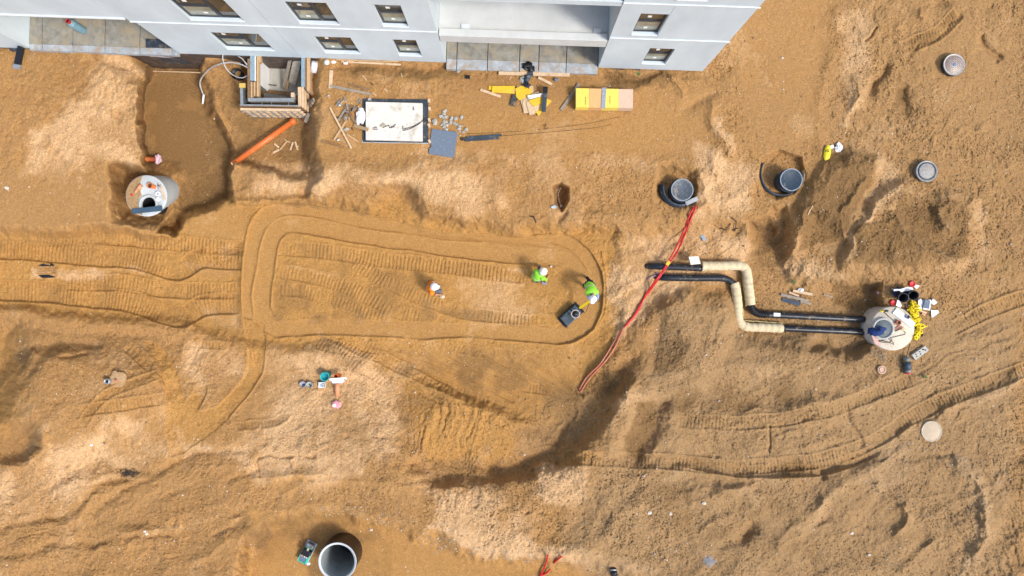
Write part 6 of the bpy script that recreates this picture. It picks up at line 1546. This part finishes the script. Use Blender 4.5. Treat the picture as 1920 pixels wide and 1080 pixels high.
def person(label, J, mats, back=(0,-1,0), tool=None, sleeve_bare=False):
    """J: joint positions; mats: vest, shirt, trousers, boots, gloves"""
    base = J['pelvis'].copy(); base.z = min(J['ankL'].z, J['ankR'].z)-.09
    t = thing('person', label, 'person', base)
    Q = dict(J); nk, hd = Q['neck'], Q['head']; face = Q['face'].normalized(); upv = (hd-nk).normalized()
    body = {'pelvis': (Q['pelvis'], .125), 'chest': (Q['chest'], .13), 'neck': (nk, .055), 'jaw': (nk.lerp(hd, .55)+face*.02, .075), 'head': (hd, .095), 'crown': (hd+upv*.06, .07), 'nose': (hd+face*.11-upv*.01, .014)}
    E = [('pelvis','chest'),('chest','neck'),('neck','jaw'),('jaw','head'),('head','crown'),('head','nose')]
    for s in 'LR':
        body['sh'+s] = (Q['sh'+s], .062); body['el'+s] = (Q['el'+s], .042); body['wr'+s] = (Q['el'+s].lerp(Q['ha'+s], .88), .028); body['palm'+s] = (Q['ha'+s], .030)
        body['hip'+s] = (Q['hip'+s], .095); body['kn'+s] = (Q['kn'+s], .06); body['ank'+s] = (Q['ank'+s], .042); body['toe'+s] = (Q['toe'+s], .035)
        E += [('chest','sh'+s),('sh'+s,'el'+s),('el'+s,'wr'+s),('wr'+s,'palm'+s),('pelvis','hip'+s),('hip'+s,'kn'+s),('kn'+s,'ank'+s),('ank'+s,'toe'+s)]
        d = (Q['ha'+s]-Q['el'+s]).normalized(); sd_ = d.cross(Vector((0,0,1))).normalized(); dn = Vector((0,0,-1))
        for k, (o_, L) in enumerate(((-.030,.062),(-.010,.075),(.011,.070),(.031,.055))):
            p0 = Q['ha'+s]+d*.045+sd_*o_; p1 = p0+d*L*.5; p2 = p1+(d*.5+dn*.7).normalized()*L*.5
            body[f'f{k}a{s}'] = (p0, .009); body[f'f{k}b{s}'] = (p1, .0085); body[f'f{k}c{s}'] = (p2, .008)
            E += [('palm'+s, f'f{k}a{s}'),(f'f{k}a{s}', f'f{k}b{s}'),(f'f{k}b{s}', f'f{k}c{s}')]
        tq_ = 1 if s == 'L' else -1
        body['t1'+s] = (Q['ha'+s]+sd_*.045*tq_+d*.01, .010); body['t2'+s] = (Q['ha'+s]+sd_*.055*tq_+d*.05+dn*.02, .009); E += [('palm'+s,'t1'+s),('t1'+s,'t2'+s)]
    skin('body', skinm, body, E, t)
    x = Q['shR']-Q['shL']; x.normalize(); sp = (Q['chest']-Q['pelvis']).normalized()
    mid = Q['pelvis'].lerp(Q['chest'], .5)
    # shirt: torso + sleeves
    sh = {'pelvis': (Q['pelvis'], .13), 'mid': (mid, .13), 'chest': (Q['chest'], .13), 'neckb': (Q['chest'].lerp(nk, .8), .07)}
    E2 = [('pelvis','mid'),('mid','chest'),('chest','neckb')]
    for s in 'LR':
        sh['sh'+s] = (Q['sh'+s], .072); sh['el'+s] = (Q['el'+s], .060); E2 += [('chest','sh'+s),('sh'+s,'el'+s)]
        if not sleeve_bare: sh['wr'+s] = (Q['el'+s].lerp(Q['ha'+s], .80), .045); E2 += [('el'+s,'wr'+s)]
    skin('shirt', mats['shirt'], sh, E2, t)
    b = B(); N = 20; vs = []; dn_ = sp.cross(x).normalized()
    for c_, a_, b_ in ((Q['pelvis']-sp*.05, .185, .150), (Q['pelvis'], .195, .155), (mid, .185, .150), (Q['chest'], .205, .155), (Q['chest'].lerp(nk, .45), .225, .135), (Q['chest'].lerp(nk, .8), .16, .115), (nk, .085, .08)):
        vs += [c_+x*a_*math.cos(2*math.pi*k/N)+dn_*b_*math.sin(2*math.pi*k/N) for k in range(N)]
    b.add(vs, [(i*N+k, i*N+(k+1)%N, (i+1)*N+(k+1)%N, (i+1)*N+k) for i in range(6) for k in range(N)], True)
    cp = mats.get('cap', .22)
    for s in 'LR': b.tube([Q['sh'+s].lerp(Q['chest'], .35), Q['sh'+s], Q['sh'+s].lerp(Q['el'+s], cp)], [.10, .098, .082], 14)
    vest = b.build('vest', mats['vest'], t)
    rot = Vector((0,0,1)).rotation_difference(sp).to_matrix(); silver = M('reflective band', (.62,.65,.62), .3, bump=0)
    b = B(); b.lathe([(.200,-.02),(.206,-.015),(.206,.015),(.200,.02)], mid.lerp(Q['chest'], .2), 24, rot=Matrix((x, dn_, sp)).transposed(), sx=1, sy=.80); b.build('reflective_band', silver, vest)
    tr = {'pelvis': (Q['pelvis'], (.15,.13))}; E4 = []
    for s in 'LR':
        tr['hip'+s] = (Q['hip'+s], .112); tr['kn'+s] = (Q['kn'+s], .080); tr['ank'+s] = (Q['kn'+s].lerp(Q['ank'+s], .9), .060); E4 += [('pelvis','hip'+s),('hip'+s,'kn'+s),('kn'+s,'ank'+s)]
        bt = {'a': (Q['kn'+s].lerp(Q['ank'+s], .88), .062), 'b': (Q['ank'+s], .058), 'c': (Q['toe'+s]*.4+Q['ank'+s]*.6, .052), 'd': (Q['toe'+s], .045)}
        skin('boot', mats['boots'], bt, [('a','b'),('b','c'),('c','d')], t)
    skin('trousers', mats['trousers'], tr, E4, t)
    if mats.get('gloves'):
        for s in 'LR': skin('glove', mats['gloves'], {'a': (Q['el'+s].lerp(Q['ha'+s], .85), .036), 'b': (Q['ha'+s], .042), 'c': (Q['ha'+s]+(Q['ha'+s]-Q['el'+s]).normalized()*.05, .032)}, [('a','b'),('b','c')], t)
    # head details and helmet
    for k in (-1, 1):
        sx_ = face.cross(upv).normalized(); b = B(); b.blob(hd+face*.088+sx_*.032*k, .012, 8, 6, 0, 1); b.build('eye', M('eye', (.05,.04,.03), .2, bump=0), t)
        b = B(); b.blob(hd+sx_*.092*k, .028, 8, 6, .05, 2, (.5,.8,1)); b.build('ear', skinm, t)
    b = B(); b.blob(hd-face*.012+upv*.02, .104, 16, 10, .03, 3, (1,1,.9)); b.build('hair', M('brown hair', (.05,.03,.02), .8), t)
    rt = Vector((0,0,1)).rotation_difference((upv*.9+Vector((0,0,.6))).normalized()).to_matrix(); hc_ = hd+upv*.055
    prof = [(.135,-.02),(.148,-.02),(.150,-.012),(.137,.0),(.134,.04),(.115,.09),(.075,.125),(.03,.138),(0,.14)]
    b = B(); b.lathe(prof, hc_, 32, rot=rt); hel = b.build('helmet', M('white helmet', (.84,.85,.86), .3, var=.02, bump=0), t)
    b = B(); f_ = face.copy(); sd2 = f_.cross(Vector((0,0,1))).normalized()
    b.add([hc_+f_*.12+sd2*.09-Vector((0,0,.012)), hc_+f_*.195+sd2*.05-Vector((0,0,.03)), hc_+f_*.195-sd2*.05-Vector((0,0,.03)), hc_+f_*.12-sd2*.09-Vector((0,0,.012))], [(0,1,2,3)]); b.build('brim', M('white helmet', (.84,.85,.86)), hel, solid=.006)
    b = B(); b.tube([hc_-f_*.10+Vector((0,0,.095)), hc_+Vector((0,0,.145)), hc_+f_*.10+Vector((0,0,.095))], .012, 6); b.build('crest', M('white helmet', (.84,.85,.86)), hel)
    return t
hv_g = M('yellow green vest', (.30,.80,.05), .6, var=.10, scale=12, bump=.3); hv_o = M('orange vest', (.90,.24,.01), .6, var=.10, scale=12, bump=.3)
jean = M('grey jeans', (.10,.12,.16), .85, var=.25, scale=14, bump=.4); navy = M('navy work trousers', (.02,.02,.045), .85, var=.3, scale=14, bump=.4)
boot = M('grey boots', (.13,.15,.17), .7); dbl = M('dark boots', (.02,.02,.025), .6); blue_s = M('light blue sleeve', (.20,.30,.50), .8, var=.15); mar = M('maroon shirt', (.16,.01,.02), .8, var=.15); gry_s = M('dark grey shirt', (.05,.06,.07), .8)
gl_d = M('dark glove', (.04,.03,.06), .8)
z = hgt(1104, 540)
person('worker in a yellow green vest leaning forward to steer the big plate compactor', dict(
 pelvis=P(1105,535,z+.93), chest=P(1109.5,545,z+1.22), neck=P(1111,552,z+1.36), head=P(1111.5,558.5,z+1.46), face=Vector((0,-1,-.5)),
 shL=P(1118,547,z+1.28), shR=P(1101.5,549,z+1.28), elL=P(1121,556,z+1.08), elR=P(1103.5,557,z+1.05), haL=P(1117.5,565,z+1.02), haR=P(1109,565,z+.99),
 hipL=P(1110,533,z+.90), hipR=P(1100.5,535,z+.90), knL=P(1104,526,z+.50), knR=P(1096,534,z+.50), ankL=P(1100,519,z+.12), ankR=P(1096.5,537,z+.10), toeL=P(1100.5,523.5,z+.05), toeR=P(1097.5,542.5,z+.05)),
 dict(vest=hv_g, shirt=blue_s, trousers=navy, boots=boot))
z = hgt(815, 541)
person('crouching worker in an orange vest inside the loop holding a pale stone', dict(
 pelvis=P(806,542,z+.40), chest=P(809,540.5,z+.72), neck=P(811.5,538.5,z+.92), head=P(813.5,537.5,z+1.06), face=Vector((1,-.25,-.5)),
 shL=P(809,532.5,z+.86), shR=P(808.5,549,z+.86), elL=P(805,527,z+.62), elR=P(815.5,552,z+.56), haL=P(813,528.5,z+.42), haR=P(825,553,z+.20),
 hipL=P(809,538.5,z+.40), hipR=P(809,546,z+.40), knL=P(826,536,z+.46), knR=P(828.5,545.5,z+.44), ankL=P(817,537,z+.10), ankR=P(820,546,z+.10), toeL=P(823,536.5,z+.05), toeR=P(826.5,546.5,z+.05)),
 dict(vest=hv_o, shirt=mar, trousers=jean, boots=boot, cap=.45), sleeve_bare=True)
b = B(); b.blob(P(829.5,556,z+.10), .10, 10, 6, .25, 4, (1,.8,.7)); tag(b.build('stone', M('pale brick', (.60,.48,.34), .9, var=.2, bump=.4)), 'pale stone under the right hand of the orange vested worker', 'stone')
z = hgt(1012, 517)
person('kneeling worker in a yellow green vest smoothing the sand with a trowel', dict(
 pelvis=P(1005,520,z+.42), chest=P(1010,516.5,z+.72), neck=P(1014.5,513,z+.88), head=P(1017.5,510,z+1.0), face=Vector((.8,.3,-.6)),
 shL=P(1007,508.5,z+.82), shR=P(1018,522,z+.82), elL=P(1002,507,z+.60), elR=P(1024,523.5,z+.52), haL=P(1000.5,511,z+.38), haR=P(1023,527.5,z+.22),
 hipL=P(1006,515,z+.42), hipR=P(1009,523.5,z+.40), knL=P(1011,505,z+.48), knR=P(1015,524,z+.10), ankL=P(1011.5,499.5,z+.10), ankR=P(1004,528,z+.10), toeL=P(1012.5,496.5,z+.05), toeR=P(1001.5,529,z+.05)),
 dict(vest=hv_g, shirt=hv_g, trousers=gry_s, boots=boot, gloves=gl_d))
t = thing('trowel', 'grey plastering trowel in the right hand of the kneeling green vested worker', 'trowel', P(1022,531,z))
b = B(); b.box(P(1021,531,z+.03), (.20,.11,.012), RZ(-5)); b.build('blade', M('trowel steel', (.33,.31,.34), .4, .5), t)
b = B(); b.tube([P(1022,530,z+.06), P(1024.5,527.5,z+.14)], .018, 8); b.build('handle', red_d, t)
b = B(); b.tube([G(1023.5,524.5,.05), G(1029,516.5,.04)], .018, 8); tag(b.build('wooden_rod', wood), 'short wooden stick beside the kneeling worker', 'stick')
b = B(); b.blob(G(1033,500,.03), .05, 8, 5, .3, 3); tag(b.build('stone', stone_m), 'small pale stone right of the kneeling worker', 'stone')

# ------------------------------------------------------------ loose stones, litter, weeds
for k, (x, y, s_, lb) in enumerate(((272,996,.05,'white paper strip on the dark bank at the lower left'),(275,1001,.05,'white paper corner on the dark bank at the lower left'),(13,352,.09,'white stone at the left edge'),(172,834,.06,'pale blue plastic film at the lower left'),(1257,963,.07,'pale stone in the lower right earth'),(1217,961,.09,'whitish stone in the broken earth below the right hole'),
        (1648,549,.04,'white chip above the right manhole'),(1636,590,.03,'speck beside the pipes'),(1596,1000,.07,'white stone near the lower right'),(1629,1040,.06,'white stone at the bottom right'),(696,993,.07,'round stone right of the concrete ring'),(1320,943,.08,'pale stone above the lower right mound'),(1469,153,.03,'white pebble near the top right track'),(1467,109,.05,'white pebble at the top of the smooth haul road'),(1250,1050,.04,'pebble on the bottom gravel strip'),(93,92,.03,'speck at the far left'))):
    b = B(); b.blob(G(x,y,s_*.3), s_, 8, 5, .3, 50+k, (1,.75,.5)); tag(b.build('stone' if 'stone' in lb or 'pebble' in lb or 'speck' in lb else 'litter', stone_m if 'stone' in lb or 'pebble' in lb or 'speck' in lb else white_f), lb, 'stone' if 'stone' in lb or 'pebble' in lb or 'speck' in lb else 'litter')
# dark stained earth patches with debris
b = B(); b.blob(G(1330,1052,.0), .22, 12, 6, .3, 4, (1.1,.9,.12)); tag(b.build('grey_sheet', M('muddy grey film', (.16,.16,.17), .6, var=.3, dirt=.3)), 'muddy grey sheet half buried near the bottom right of centre', 'sheet')
rd = random.Random(5); b = B()
for i in range(150):
    x = rd.gauss(240, 9); y = rd.gauss(887, 3); a = rd.uniform(0,6.28); L = rd.uniform(.04,.12); p = G(x,y,.015); b.beam(p, p+Vector((math.cos(a)*L, math.sin(a)*L, rd.uniform(0,.03))), .012, .008)
tag(b.build('charred_twigs', metal_d), 'patch of charred twigs and ash at the lower left', 'twigs', kind='stuff')
leaf = M('weed leaf', (.06,.16,.03), .6, var=.3)
for k, (x, y) in enumerate(((1488,529),(1734,706),(1197,139))):
    b = B()
    for i in range(16):
        a = rd.uniform(0,6.28); L = rd.uniform(.04,.09); p = G(x,y,.01); e = Vector((math.cos(a), math.sin(a), .5)); s2 = Vector((-math.sin(a), math.cos(a), 0))*.018
        b.add([p, p+e*L*.5+s2, p+e*L, p+e*L*.5-s2], [(0,1,2,3)])
    tag(b.build('weed', leaf), ['small green weed above the pipe trench timbers','tiny weed below the pump','small green scrap of weed in front of the right facade'][k], 'weed')
# pebbles strewn everywhere: one mesh, cannot be counted
rs = np.random.RandomState(3)
def pebbles(name, n, xs, ys, rs_, mat, label, dens=None):
    oc_ = np.array([(1,0,0),(-1,0,0),(0,1,0),(0,-1,0),(0,0,1),(0,0,-1)], float)
    of_ = [(0,2,4),(2,1,4),(1,3,4),(3,0,4),(2,0,5),(1,2,5),(3,1,5),(0,3,5)]; V = []; Fc = []
    for i in range(n):
        x, y = (float(v) for v in (xs[i], ys[i])); r = float(rs_[i]); p = G(x, y, r*.25); o_ = oc_*rs.uniform(.7,1.25,(6,1))*r*np.array([1, rs.uniform(.65,1), .6]); a = rs.uniform(0,6.28); ca, sa = math.cos(a), math.sin(a)
        k = len(V); V += [(p.x+q[0]*ca-q[1]*sa, p.y+q[0]*sa+q[1]*ca, p.z+q[2]) for q in o_]; Fc += [tuple(k+j for j in f) for f in of_]
    me = bpy.data.meshes.new(name); me.from_pydata(V, [], Fc); me.materials.append(mat); o = bpy.data.objects.new(name, me); scene.collection.objects.link(o)
    return tag(o, label, 'pebbles', kind='stuff')
n = 5200; xs = rs.uniform(-20,1940,n); ys = rs.uniform(60,1100,n)
keep = np.array([ (not (455 < x < 1135 and 385 < y < 640)) and (not (x < 450 and 440 < y < 600 and rs.rand() < .8)) and y > 133-.0336*(1318-x)+8 and not (y < 150 and x > 1320 and rs.rand() < .5) and (rs.rand() < (1 if (x > 1150 or y > 640) else .45)) for x, y in zip(xs, ys)])
xs, ys = xs[keep], ys[keep]; rr = np.clip(rs.lognormal(math.log(.0125), .5, len(xs)), .006, .05)
pebbles('pebbles', len(xs), xs, ys, rr, stone_m, 'pale pebbles strewn over the sand')
g1 = np.array([(600,957),(660,958),(720,975),(800,1010),(860,1028),(930,1040),(1000,1048),(1100,1062),(1160,1080)])
u = rs.uniform(0, len(g1)-1.001, 620); i_ = u.astype(int); f_ = (u-i_)[:, None]; pg = g1[i_]*(1-f_)+g1[i_+1]*f_+rs.normal(0, 6, (620, 2))
cl = []
for cx, cy, s_, m_ in ((1700,845,9,30),(1755,838,14,40),(1800,860,8,20),(1842,947,8,20),(1250,1035,12,40),(830,1020,16,110),(1145,1004,8,14),(975,1035,14,40),(85,900,10,22),(1307,985,8,16),(1850,660,20,20),(1668,1045,14,30),(1880,890,12,20),(1140,160,6,10),(1630,560,10,16)):
    cl.append(rs.normal((cx,cy), s_, (m_, 2)))
pg = np.vstack([pg]+cl); rr = np.clip(rs.lognormal(math.log(.018), .5, len(pg)), .008, .06)
pebbles('gravel', len(pg), pg[:,0], pg[:,1], rr, M('mixed gravel', (.42,.36,.28), .85, var=.45, scale=3, bump=.3), 'gravel spilt along the foot of the bottom bank')
n = 3800; xs = rs.uniform(1000,1940,n); ys = rs.uniform(640,1100,n); k2 = rs.rand(n) < .8
xs2 = np.concatenate([xs[k2], rs.uniform(-20,1000,1400), rs.uniform(1330,1940,900)]); ys2 = np.concatenate([ys[k2], rs.uniform(650,1100,1400), rs.uniform(0,560,900)])
keep = np.array([not (480 < x < 860 and y > 985) for x, y in zip(xs2, ys2)]); xs2, ys2 = xs2[keep], ys2[keep]
rr = np.clip(rs.lognormal(math.log(.020), .45, len(xs2)), .008, .07)
pebbles('earth_clods', len(xs2), xs2, ys2, rr, M('earth clod', (.25,.155,.075), .95, var=.3, scale=4, bump=.5), 'loose clods of earth strewn over the disturbed ground')
